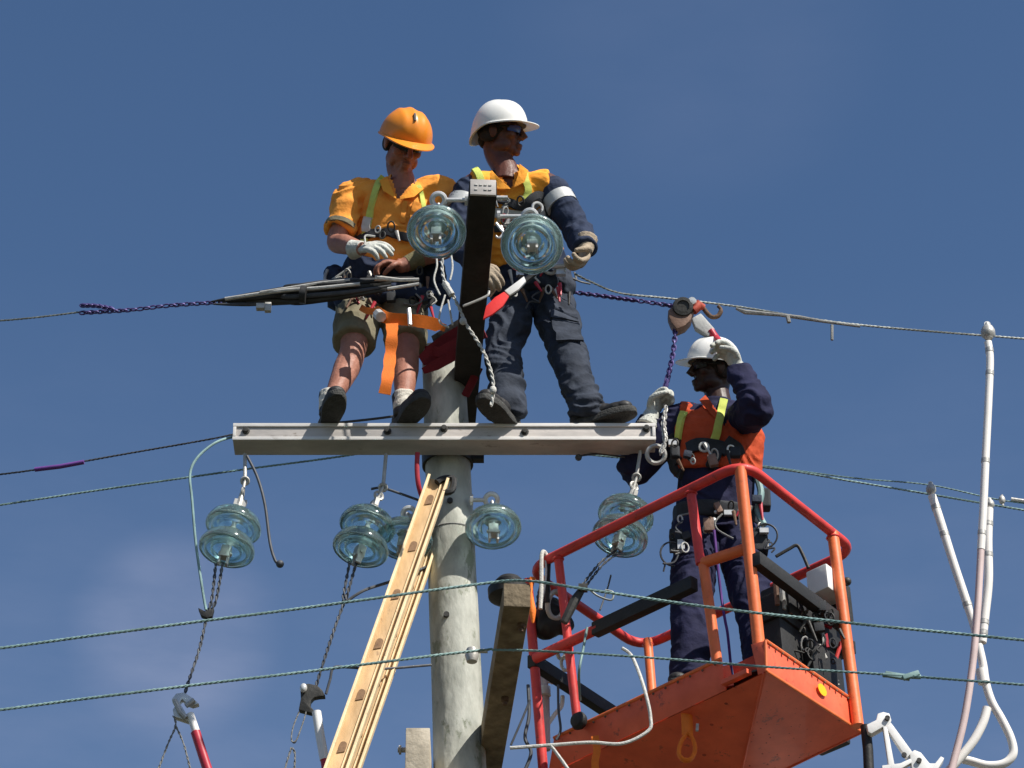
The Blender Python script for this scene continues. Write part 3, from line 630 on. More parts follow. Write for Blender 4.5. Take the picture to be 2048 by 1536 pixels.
stick('white stick slanting from the sagging wire at its left', [([(1864, 992), (1880, 1040), (1905, 1120), (1930, 1195), (1948, 1250), (1958, 1295)], .0205, 'stickw')], (1862, 978, .7), 12.5)
stick('short white stick close to the right side of the longest one', [([(1978, 1018), (1976, 1080), (1977, 1160), (1970, 1230), (1964, 1285)], .0205, 'stickw')], (1980, 1008, .6), 12.45)
mb = MB(); mb.tube(smooth([P(x, y, 12.45) for x, y in ((1957, 1290), (1966, 1330), (1972, 1368), (1984, 1405), (2004, 1440), (2022, 1478), (2026, 1508), (2008, 1527), (1975, 1531), (1940, 1522), (1902, 1513))], 8), .0195, 12); mb.tube([P(1963, 1340, 12.44), P(1968, 1366, 12.44)], .028, 10)
o = mk('insulated_hose', mb, M['stickw']); tag(o, 'white hose curling in a loop at the bottom right corner', 'hose')
mb = MB(); mb.tube(smooth([P(x, y, 12.3) for x, y in ((1974, 1416), (1966, 1445), (1948, 1480), (1925, 1510), (1895, 1545), (1850, 1600))], 8), .020, 12)
o = mk('insulated_hose', mb, M['stickw']); tag(o, 'short thick white hose end crossing the looped hose', 'hose')
# ================================================================== people
def limb(mb, pts, rad, n=14, flat=None, up=None, k=5):
    q = smooth(pts, k); return mb.tube(q, lerpr(rad, len(q)), n, flat=flat, up=up)
def headmat(yaw, pitch, roll=0):
    y, p = math.radians(yaw), math.radians(pitch)
    f = V((math.sin(y) * math.cos(p), -math.cos(y) * math.cos(p), -math.sin(p)))
    x = f.cross(V((0, 0, 1))).normalized(); z = x.cross(f).normalized()
    m = Matrix((x, f, z)).transposed()
    return m @ Matrix.Rotation(math.radians(roll), 3, 'Y')
def head(mb, c, R, nb):
    def e(p, r, T=None): mb.ell(c + R @ V(p), r, R if T is None else R @ T)
    e((0, -.012, .03), (.076, .094, .088)); e((0, .018, -.035), (.064, .074, .078)); e((0, .048, -.082), (.040, .040, .032)); e((0, .078, -.098), (.024, .018, .018))
    e((0, .080, .024), (.052, .016, .011)); e((0, .092, -.066), (.026, .015, .009)); e((0, .090, -.081), (.022, .014, .008))
    for s in (-1, 1):
        e((s * .040, .062, -.022), (.025, .026, .022)); e((s * .078, -.008, -.008), (.010, .020, .031)); e((s * .083, -.014, .0), (.006, .014, .022))
        e((s * .013, .100, -.034), (.010, .012, .009)); e((s * .050, .020, -.070), (.020, .045, .030))
    mb.tube([c + R @ V(p) for p in ((0, .080, .024), (0, .098, .004), (0, .120, -.030), (0, .100, -.042))], [.009, .012, .016, .009], 10)
    limb(mb, [c + R @ V((0, -.028, -.03)), c + R @ V((0, -.018, -.10)), nb + V((0, 0, .02)), nb + V((0, 0, -.06))], [.062, .058, .060, .07])
def hair(name, c, R, par, vox=.005):
    mb = MB(); mb.ell(c + R @ V((0, -.022, .02)), (.082, .092, .082), R)
    for s in (-1, 1): mb.ell(c + R @ V((s * .066, -.035, -.02)), (.018, .045, .035), R)
    mb.ell(c + R @ V((0, -.075, -.035)), (.055, .030, .035), R)
    return rm(name, mb, M['hair'], par, vox, 2)
def helmet(c, R, par, m, peak=.058, drop=.02, vent=False):
    def pt(th, ph, off=0):
        x = .114 * math.sin(th); y = .134 * math.cos(th); k = math.cos(ph) ** .82; z0 = .024 + .012 * math.cos(th) - drop * max(0, -math.cos(th)) ** 2
        z = z0 + (.150 - z0) * math.sin(ph) ** 1.05
        r = 1 + off / .12; xx = x * k
        rid = .0065 * (math.exp(-(xx / .016) ** 2) + .7 * math.exp(-((abs(xx) - .05) / .012) ** 2)) * math.sin(min(ph * 2.2, math.pi / 2)) if off == 0 else 0
        return V((xx * r, (y * k - .008) * r, z + rid + off * math.sin(ph)))
    n = 56; rs = []; TH = [2 * math.pi * j / n for j in range(n)]
    for i in range(18, 0, -1): rs.append([pt(t, math.pi / 2 * i / 18 * .995) for t in TH])
    def brim(t, k, dz):
        e = (.005 + peak * max(0, math.cos(t)) ** 2.6) * k; p = pt(t, 0); d = V((math.sin(t), math.cos(t), 0)); return p + d * e + V((0, 0, dz - .20 * e * max(0, math.cos(t))))
    rs.append([brim(t, .0, .004) for t in TH]); rs.append([brim(t, .5, .001) for t in TH]); rs.append([brim(t, 1, .0) for t in TH]); rs.append([brim(t, 1.02, -.004) for t in TH]); rs.append([brim(t, .95, -.006) for t in TH]); rs.append([pt(t, 0, -.006) + V((0, 0, -.004)) for t in TH])
    for i in range(1, 18): rs.append([pt(t, math.pi / 2 * i / 18, -.006) for t in TH])
    mb = MB().rings([[c + R @ p for p in r] for r in rs]); h = mk('helmet', mb, m, par, ang=60)
    if vent:
        mb = MB(); p = pt(.12, 1.0); mb.box(c + R @ (p + V((0, .002, .001))), R @ V((.004, 0, 0)), R @ V((0, .016, -.012)), R @ V((0, .003, .003))); mk('vent_slot', mb, M['black'], h)
    return h
def glasses(c, R, par, m):
    mb = MB(); pts = []
    for s in (-1, 1):
        rs = []
        for i in range(9):
            a = s * (.10 + i * .105); x = .082 * math.sin(a); y = .104 * math.cos(a) - .003
            hh = .016 - .005 * (i / 8) ** 2; zc_ = .004
            rs.append([c + R @ V((x * q, y * q, zc_ + dz)) for q, dz in ((1, -hh), (1.03, 0), (1, hh), (.96, hh), (.96, -hh))])
        mb.rings(rs)
    g = mk('glasses', mb, m, par)
    mb = MB()
    for s in (-1, 1): mb.bar(c + R @ V((s * .070, .068, .012)), c + R @ V((s * .085, -.01, .010)), .004, .010)
    mb.tube([c + R @ V((-.011, .099, .008)), c + R @ V((0, .102, .012)), c + R @ V((.011, .099, .008))], .003, 6)
    mks('frame', mb, M['black'], g); return g
def hand(wr, d, nrm, side, curl=.5, sc=1.0, th=.0115, spread=.0215, thumb=.5, cuff=None, only=False):
    """palm, four curled fingers and a thumb; side = +1 / -1 picks the thumb side along s"""
    d = d.normalized(); nrm = (nrm - d * nrm.dot(d)).normalized(); s = d.cross(nrm).normalized() * side
    mb = MB(); R = Matrix((s, d, nrm)).transposed()
    mb.ell(wr + d * .052 * sc, (.042 * sc, .056 * sc, .019 * sc), R); mb.ell(wr + d * .078 * sc, (.043 * sc, .022 * sc, .016 * sc), R)
    mb.ell(wr + d * .03 * sc + s * .022 * sc + nrm * .006, (.02 * sc, .032 * sc, .018 * sc), R)
    for i, (L, a0) in enumerate(((.040, .95), (.046, 1.0), (.043, 1.08), (.034, 1.2))):
        x = (1.5 - i) * spread * sc; p = wr + d * (.082 - .004 * abs(i - 1)) * sc + s * x; ang = .15 * curl; pts = [p - d * .02 * sc]; pts.append(p.copy())
        dirx = s * ((1.5 - i) * .07)
        for k, f in enumerate((1, .68, .52)):
            ang += curl * (.9 if k else .55) * a0
            p = p + ((d * math.cos(ang) + nrm * math.sin(ang)) + dirx).normalized() * L * f * sc; pts.append(p.copy())
        mb.tube(smooth(pts, 3), lerpr([th * sc * 1.05, th * sc * 1.05, th * sc, th * sc * .92, th * sc * .8], 13), 9)
        mb.ell(pts[-1], (th * sc * .8,) * 3)
    t0 = wr + d * .028 * sc + s * .03 * sc; t1 = t0 + (d * .55 + s * .65 + nrm * .35).normalized() * .038 * sc; t2 = t1 + (d * .75 + s * (.5 - thumb) + nrm * (.4 + thumb)).normalized() * .034 * sc; t3 = t2 + (d * .7 + s * (.1 - thumb) + nrm * (.5 + thumb)).normalized() * .026 * sc
    mb.tube(smooth([t0 - s * .012, t0, t1, t2, t3], 3), lerpr([.016 * sc, .016 * sc, .0145 * sc, .0125 * sc, .010 * sc], 13), 9); mb.ell(t3, (.0105 * sc,) * 3)
    if cuff: mb.tube([wr - d * cuff, wr - d * cuff * .4, wr + d * .02], [.047 * sc, .040 * sc, .033 * sc], 14)
    else: mb.tube([wr - d * .03, wr + d * .03], [.029, .031], 12)
    return mb
class Fig:
    def __init__(s, pel, neck, R=V((1, 0, 0))):
        s.pel, s.neck = pel, neck; s.U = (neck - pel).normalized(); s.R = (R - s.U * R.dot(s.U)).normalized(); s.F = s.R.cross(s.U).normalized(); s.F = s.F if s.F.y < 0 else -s.F; s.L = (neck - pel).length
    def at(s, x, y, t): return s.pel + (s.neck - s.pel) * t + s.R * x + s.F * y
    def loft(s, mb, secs, n=24, sh=0, e=.85):
        rs = []
        for t, rx, ry, *o in secs:
            c = s.at(o[0] if o else 0, o[1] if len(o) > 1 else 0, t)
            rs.append([c + s.R * rx * math.copysign(abs(math.cos(q)) ** e, math.cos(q)) + s.F * ry * math.copysign(abs(math.sin(q)) ** e, math.sin(q)) for q in [2 * math.pi * j / n for j in range(n)]])
        return mb.rings(rs)
def torso_core(f, mb, k=1.0):
    f.loft(mb, [(-.12, .13 * k, .10 * k), (0, .155 * k, .115 * k), (.3, .135 * k, .10 * k), (.55, .15 * k, .11 * k), (.78, .165 * k, .11 * k), (.92, .12 * k, .085 * k), (1.02, .065 * k, .06 * k)])
def boots(name, ank, d, par, up=V((0, 0, 1)), pitch=0, m='boot', sole='sole', sc=1.0):
    d = d.normalized(); d = (d * math.cos(pitch) + up * math.sin(pitch)).normalized(); s = d.cross(up).normalized(); u = s.cross(d); R = Matrix((s, d, u)).transposed()
    mb = MB(); q = lambda x, y, z: ank + (s * x + d * y + u * z) * sc
    mb.tube([q(0, -.01, .06), q(0, -.008, 0), q(0, 0, -.05)], [.052, .048, .05], 14)
    mb.ell(q(0, -.035, -.045), (.040, .048, .042), R); mb.ell(q(0, .05, -.045), (.044, .085, .042), R); mb.ell(q(0, .12, -.055), (.048, .072, .034), R); mb.ell(q(0, .155, -.055), (.044, .045, .032), R)
    b = rm(name, mb, M[m], par, .006, 3)
    rs = []
    for z, k in ((-.098, .97), (-.094, 1.0), (-.072, 1.0), (-.068, .97)):
        ring = []
        for j in range(36):
            a = 2 * math.pi * j / 36; y = math.cos(a); x = math.sin(a)
            yy = .057 + .150 * y; wx = .050 - .012 * math.exp(-((yy - .03) / .04) ** 2) - .006 * (yy < -.02)
            ring.append(q(math.copysign(abs(x) ** .75, x) * wx * k, .057 + .150 * math.copysign(abs(y) ** .8, y) * k, z))
        rs.append(ring)
    mk('sole', MB().rings(rs), M[sole], b)
    mb = MB()
    for i in range(4): mb.bar(q(-.022, .075 - i * .022, -.006 - .000 + (-.006 * (3 - i))), q(.022, .075 - i * .022, -.006 + (-.006 * (3 - i))), .005, .004)
    mks('lace', mb, M['cap'], b); return b
def vcut(o, f, t0, wtop, t1=1.05):
    """open the collar: remove the cloth inside the neck's V on the front of the chest"""
    import bmesh
    me = o.data; L = WL[o.name]; bm = bmesh.new(); bm.from_mesh(me); dl = []
    for fc in bm.faces:
        p = fc.calc_center_median() + L - f.pel; t = p.dot(f.U) / f.L; x = p.dot(f.R); y = p.dot(f.F)
        if y > .0 and t0 < t < t1 and abs(x) < wtop * (t - t0) / (t1 - t0): dl.append(fc)
        elif t > 1.0 and abs(x) < .062: dl.append(fc)
    bmesh.ops.delete(bm, geom=dl, context='FACES'); bm.to_mesh(me); bm.free(); me.update()
zA = zt + .098
# ------------------------------------------------------------------ man in shorts and orange shirt
def bld1():
    aL = V((P(660, 800, 12.02).x, 12.02, zt + .105)); aR = V((P(808, 800, 12.03).x, 12.03, zt + .105))
    kL = J(aL, 706, 700, .42); kR = J(aR, 812, 700, .42); hL = J(kL, 722, 588, .43); hR = J(kR, 806, 588, .43)
    pel = (hL + hR) / 2 + V((0, 0, .05)); neck = J(pel, 806, 371, .50); f = Fig(pel, neck)
    print('W1', [tuple(round(x, 2) for x in p) for p in (aL, kL, hL, pel, neck)])
    sL = P(705, 392, neck.y + .015); sR = P(884, 386, neck.y + .0)
    eL = J(sL, 672, 484, .29, False); wL = J(eL, 720, 497, .25, False); eR = J(sR, 895, 494, .29, False); wR = J(eR, 806, 531, .25, False)
    hc = P(809, 287, neck.y - .08); R = headmat(26, 50, 5) * 1.12
    mb = MB(); head(mb, hc, R, neck); torso_core(f, mb)
    for s_, e_, w_ in ((sL, eL, wL), (sR, eR, wR)):
        limb(mb, [f.at(0, 0, .86).lerp(s_, .5), s_, e_ + (s_ - e_) * .4, e_, e_ + (w_ - e_) * .35, w_, w_ + (w_ - e_).normalized() * .03], [.06, .058, .050, .045, .049, .034, .029], 14)
    for h_, k_, a_ in ((hL, kL, aL), (hR, kR, aR)):
        limb(mb, [h_ + V((0, 0, .03)), h_.lerp(k_, .4), k_, k_.lerp(a_, .3) + V((0, .02, 0)), k_.lerp(a_, .75), a_, a_ + V((0, -.01, -.03))], [.095, .085, .061, .063, .044, .038, .04], 16)
    # bare hand gripping the bundle with the right arm, gloved left hand is a child
    hd = (P(742, 521, wR.y - .03) - wR)
    hm = hand(wR, hd, V((0, .5, -1)), 1, .8, 1.0, .0105)
    mb.v, mb.f = mb.v, mb.f; mb.add(hm.v, hm.f)
    body = rm('person', mb, M['skin1'], None, .0048, 3)
    tag(body, 'worker in orange shirt, shorts and orange helmet, looking down at a gloved hand', 'person', 'line workers on and beside the pole')
    hair('hair', hc, R, body); helmet(hc, R, body, M['hatO'], .055, .012, vent=True); glasses(hc, R, body, M['lens'])
    mb = MB(); f.loft(mb, [(-.06, .170, .132), (.02, .178, .135), (.25, .172, .130, 0, .012), (.5, .176, .130), (.75, .186, .128), (.90, .150, .108), (1.0, .085, .085), (1.05, .072, .075)])
    for s_, e_ in ((sL, eL), (sR, eR)):
        limb(mb, [f.at(0, 0, .84).lerp(s_, .45), s_ + V((0, 0, .004)), s_.lerp(e_, .5), s_.lerp(e_, .76)], [.080, .074, .072, .072], 18)
    sh = rm('shirt', mb, M['hivis'], body, .007, 3, folds(.012, 12, 1, .6, 1.2)); vcut(sh, f, .80, .062)
    mb = MB()
    for s in (-1, 1):
        a = [f.at(s * .006, .128, .795), f.at(s * .052, .118, .93), f.at(s * .078, .06, 1.03), f.at(s * .108, .085, .96), f.at(s * .075, .133, .845)]
        mb.prism([p + f.F * .010 for p in a], f.F * .006)
    mks('collar_flap', mb, M['hivis2'], sh, bevel=.002)
    mb = MB()
    for s_, e_ in ((sL, eL), (sR, eR)):
        mb.tube([s_.lerp(e_, .66), s_.lerp(e_, .74)], [.0800, .0790], 22)
    mks('sleeve_band', mb, M['khaki'], sh)
    drape('placket', [sh], [(812, 402), (808, 420), (806, 446)], .026, M['hivis'], body, thick=.005, off=.003)
    drape('chest_pocket', [sh], [(842, 408), (838, 424), (836, 440)], .09, M['hivis'], body, thick=.006, off=.003)
    # shorts, belt and pouches
    mb = MB(); f.loft(mb, [(-.20, .155, .12), (-.06, .175, .135), (.08, .170, .128)])
    for h_, k_ in ((hL, kL), (hR, kR)): limb(mb, [h_ + V((0, 0, .06)), h_, h_.lerp(k_, .5), h_.lerp(k_, .88)], [.11, .113, .108, .100], 18)
    rm('shorts', mb, M['khaki'], body, .007, 4, folds(.008, 9, 2))
    mb = MB(); f.loft(mb, [(-.02, .196, .152), (.10, .200, .156), (.20, .19, .15)])
    mb.ell(P(668, 555, pel.y - .02), (.055, .06, .06)); mb.ell(P(868, 552, pel.y - .04), (.06, .06, .085)); mb.ell(P(880, 590, pel.y - .02), (.045, .06, .055)); mb.ell(P(672, 598, pel.y - .02), (.045, .05, .055)); mb.ell(P(770, 585, pel.y - .13), (.19, .05, .045)); mb.ell(P(700, 600, pel.y - .1), (.08, .05, .045)); mb.ell(P(838, 592, pel.y - .12), (.09, .05, .04))
    bt = rm('tool_belt', mb, M['navy'], body, .008, 3, folds(.010, 14, 3, 1))
    mb = MB(); mb.tube([P(664, 560, pel.y - .14), P(702, 534, pel.y - .16)], .006, 6); mb.tube(smooth([P(655, 540, pel.y - .08), P(650, 560, pel.y - .1), P(672, 572, pel.y - .14)], 4), .008, 6); mk('rod', mb, M['cap'], bt)
    # braces
    drape('harness_strap', [sh], [(768, 352), (756, 372), (745, 410), (736, 450), (728, 485)], .034, M['lime'], body, off=.010)
    drape('harness_strap', [sh], [(836, 372), (842, 395), (848, 430)], .028, M['lime'], body, off=.008)
    q = drape('strap_adjuster', [sh], [(738, 434), (735, 448), (732, 464)], .042, M['silver'], body, off=.016)
    drape('waist_strap', [sh, bt], [(712, 486), (745, 468), (775, 466), (810, 474), (850, 484)], .040, M['blackweb'], body, off=.016)
    # orange lanyard over the thighs and its hanging end
    yk = 11.86
    mb = MB(); ribbon(mb, smooth([P(x, y, yy) for x, y, yy in ((722, 615, 12.05), (735, 622, 12.0), (752, 624, 11.96), (775, 636, 11.92), (820, 640, 11.9), (860, 646, 11.94), (890, 656, 12.0))], 5), [.03] * 10 + [.055] * 12 + [.06] * 6 + [.035] * 8, .008)
    mk('lanyard', mb, M['webo'], body)
    mb = MB(); ribbon(mb, smooth([P(x, y, yy) for x, y, yy in ((784, 648, 11.90), (784, 675, 11.893), (781, 705, 11.912), (778, 735, 11.90), (774, 762, 11.893), (769, 788, 11.91))], 5), [.058, .055, .057, .050, .048, .052, .056, .057, .054, .050, .047, .052, .056, .058, .055, .050, .052, .056, .058, .056, .052, .05, .052, .054, .055, .055], .010); mk('lanyard_end', mb, M['webo'], body)
    mb = MB(); mb.tube([P(818, 618, 11.88), P(820, 650, 11.87)], .010, 8); mb.tube([P(756, 628, 11.93), P(762, 634, 11.9)], .026, 8); mks('buckle', mb, M['steel'], body)
    gl = hand(wL, P(768, 489, wL.y - .10) - wL, V((.15, .9, -.5)), 1, .45, 1.05, .0125, cuff=.05, thumb=.2)
    rm('glove', gl, M['glove'], body, .004, 2)
    gm = MB().tube([wR.lerp(eR, .38), wR.lerp(eR, .08)], [.047, .038], 16); mk('gauntlet', gm, M['gloveo'], body)
    for a_, d_, p_ in ((aL, V((.22, -1, 0)), .06), (aR, V((.50, -1, 0)), .06)):
        mb = MB().tube([a_ + V((0, 0, -.02)), a_ + V((0, .005, .05)), a_ + V((0, .008, .075))], [.050, .048, .050], 18); rm('sock', mb, M['sock'], body, .005, 2, folds(.003, 30, 5))
        boots('boot', a_ + V((0, 0, .008)), d_, body, pitch=p_, sc=1.14)
    clutter(bt, 700, 572, 90, 60, pel.y - .17, 12, 5); clutter(bt, 850, 575, 60, 70, pel.y - .17, 12, 6); clutter(bt, 775, 590, 120, 30, pel.y - .19, 7, 7); clutter(sh, 775, 462, 90, 24, neck.y - .19, 5, 8)
    return body
W1 = bld1()
# ------------------------------------------------------------------ man in white helmet, orange and navy jacket
def bld2():
    aL = V((P(1015, 806, 12.03).x, 12.03, zA)); aR = V((P(1172, 806, 12.05).x, 12.05, zA))
    kL = J(aL, 1008, 700, .42); kR = J(aR, 1132, 700, .42); hL = J(kL, 1030, 588, .43); hR = J(kR, 1098, 588, .43)
    pel = (hL + hR) / 2 + V((0, 0, .05)); neck = J(pel, 1012, 348, .53); f = Fig(pel, neck, V((1, .1, 0)))
    print('W2', [tuple(round(x, 2) for x in p) for p in (aL, kL, hL, pel, neck)])
    sL = P(938, 376, neck.y - .01); sR = P(1100, 372, neck.y + .02)
    eL = J(sL, 905, 468, .30, False); wL = J(eL, 955, 535, .25, False); eR = J(sR, 1152, 458, .30, False); wR = J(eR, 1170, 498, .25, False)
    hc = P(1001, 266, neck.y - .03); R = headmat(72, 8, 22) * 1.05
    mb = MB(); head(mb, hc, R, neck); torso_core(f, mb)
    for s_, e_, w_ in ((sL, eL, wL), (sR, eR, wR)):
        limb(mb, [f.at(0, 0, .86).lerp(s_, .5), s_, e_, w_], [.06, .058, .045, .032], 12)
    for h_, k_, a_ in ((hL, kL, aL), (hR, kR, aR)):
        limb(mb, [h_ + V((0, 0, .03)), h_.lerp(k_, .5), k_, k_.lerp(a_, .3), a_], [.09, .075, .058, .055, .038], 12)
    body = rm('person', mb, M['skin2'], None, .0048, 3)
    tag(body, 'worker in white helmet, orange and navy jacket, looking to the right', 'person', 'line workers on and beside the pole')
    hair('hair', hc, R, body); helmet(hc, R, body, M['hatW'], .052, .055); glasses(hc, R, body, M['lensb'])
    mb = MB(); f.loft(mb, [(.24, .180, .136), (.5, .182, .132), (.75, .192, .125), (.90, .150, .105), (1.0, .082, .08), (1.05, .07, .072)])
    for s_, e_ in ((sL, eL), (sR, eR)): limb(mb, [f.at(0, 0, .84).lerp(s_, .5), s_.lerp(f.at(0, 0, .84), .0)], [.082, .080], 16, k=4)
    sh = rm('jacket', mb, M['hivis2'], body, .007, 4, folds(.009, 11, 11)); vcut(sh, f, .86, .05)
    mb = MB(); f.loft(mb, [(-.10, .184, .143), (.05, .184, .141), (.27, .176, .132)]); rm('jacket_lower', mb, M['navy'], body, .007, 4, folds(.010, 11, 12))
    for s_, e_, w_ in ((sL, eL, wL), (sR, eR, wR)):
        mb = MB(); limb(mb, [s_.lerp(f.at(0, 0, .84), .05), s_.lerp(e_, .12), s_.lerp(e_, .5), e_, e_.lerp(w_, .5), w_], [.055, .070, .069, .066, .062, .056], 18)
        sv = rm('sleeve', mb, M['navy'], body, .006, 4, folds(.010, 12, 13, 1.2))
        mb = MB().tube([s_.lerp(e_, .30), s_.lerp(e_, .50)], [.0790, .0780], 24, cap=True); mk('reflective_band', mb, M['silver'], sv)
    mb = MB()
    for s in (-1, 1):
        a = [f.at(s * .005, .122, .865), f.at(s * .045, .112, .97), f.at(s * .068, .055, 1.06), f.at(s * .10, .082, .985), f.at(s * .065, .126, .895)]
        mb.prism([p + f.F * .010 for p in a], f.F * .006)
    mks('collar_flap', mb, M['hivis2'], sh, bevel=.002)
    drape('reflective_band', [sh], [(985, 424), (1030, 430), (1070, 432), (1108, 425)], .045, M['silver'], body, off=.012)
    drape('harness_strap', [sh], [(948, 338), (958, 352), (964, 370)], .034, M['lime'], body, off=.012)
    drape('harness_strap', [sh], [(1046, 342), (1050, 362), (1056, 380), (1050, 402)], .034, M['lime'], body, off=.012)
    drape('chest_harness', [sh], [(985, 395), (1015, 404), (1040, 412), (1075, 392), (1095, 404)], .038, M['blackweb'], body, off=.02)
    drape('chest_harness', [sh], [(990, 458), (1030, 452), (1060, 420), (1080, 400)], .034, M['blackweb'], body, off=.02)
    drape('chest_harness', [sh], [(1090, 395), (1092, 425), (1098, 455), (1108, 480)], .030, M['blackweb'], body, off=.02)
    mb = MB(); mb.torus(P(1030, 447, neck.y - .17), (0, -1, -.3), .035, .009, 16, 6); mb.tube(smooth([P(1005, 440, neck.y - .17), P(1015, 460, neck.y - .18), P(1008, 478, neck.y - .18)], 4), .007, 6); mb.torus(P(1075, 415, neck.y - .16), (0.3, -1, -.3), .024, .007, 16, 6); mks('harness_ring', mb, M['steel'], body)
    # trousers
    mb = MB(); f.loft(mb, [(-.22, .150, .115), (-.06, .175, .135), (.06, .172, .132)])
    tr = [((hL, kL, aL), 21), ((hR, kR, aR), 22)]
    for (h_, k_, a_), sd_ in tr: limb(mb, [h_ + V((0, 0, .06)), h_, h_.lerp(k_, .5), k_, k_.lerp(a_, .5), a_ + V((0, 0, .03)), a_ + V((0, 0, -.045))], [.100, .107, .096, .080, .077, .076, .080], 18)
    t = rm('trousers', mb, M['charc'], body, .007, 3, folds(.013, 9, 21, .9, 1.3))
    mb = MB(); f.loft(mb, [(-.03, .194, .152), (.05, .197, .155), (.10, .194, .152)])
    mb.ell(P(1128, 575, pel.y - .06), (.055, .06, .07)); mb.ell(P(1095, 560, pel.y - .15), (.05, .03, .05)); mb.ell(P(985, 570, pel.y - .12), (.05, .04, .06))
    bt = rm('tool_belt', mb, M['charc'], body, .008, 3, folds(.008, 14, 23, 1))
    mb = MB(); mb.torus(P(1100, 535, pel.y - .20), (.3, -1, -.3), .030, .009, 14, 6); mb.abox(P(1122, 540, pel.y - .2), .022, .012, .03); mb.tube([P(1085, 535, pel.y - .22), P(1135, 530, pel.y - .22)], .010, 8); mb.abox(P(1040, 548, pel.y - .2), .018, .01, .012); mks('belt_hardware', mb, M['steel'], bt)
    drape('cargo_pocket', [t], [(1128, 640), (1134, 662), (1140, 684)], .13, M['charc'], body, thick=.010, off=.004)
    drape('pocket_flap', [t], [(1126, 634), (1128, 644)], .14, M['charc'], body, thick=.014, off=.008)
    drape('front_fly', [t], [(1066, 590), (1064, 606), (1062, 622)], .02, M['charc'], body, thick=.005, off=.003)
    hd = hand(wR, P(1160, 552, wR.y - .03) - wR, V((-.8, -.5, 0)), -1, .85, 1.12, .013, cuff=.07); rm('glove', hd, M['gloveb'], body, .004, 2)
    hd = hand(wL, P(985, 555, wL.y - .05) - wL, V((.2, .9, -.3)), 1, .8, 1.05, .013, cuff=.05); rm('glove', hd, M['gloveb'], body, .004, 2)
    boots('boot', aL + V((0, -.02, .01)), V((-.60, -1, 0)), body, pitch=.04, sc=1.15); boots('boot', aR + V((0, 0, .02)), V((1, -.35, 0)), body, pitch=.12, sc=1.12)
    clutter(bt, 1110, 555, 80, 60, pel.y - .19, 14, 15); clutter(bt, 1010, 565, 70, 50, pel.y - .19, 9, 16); clutter(sh, 1060, 425, 110, 60, neck.y - .20, 9, 17)
    return body
W2 = bld2()
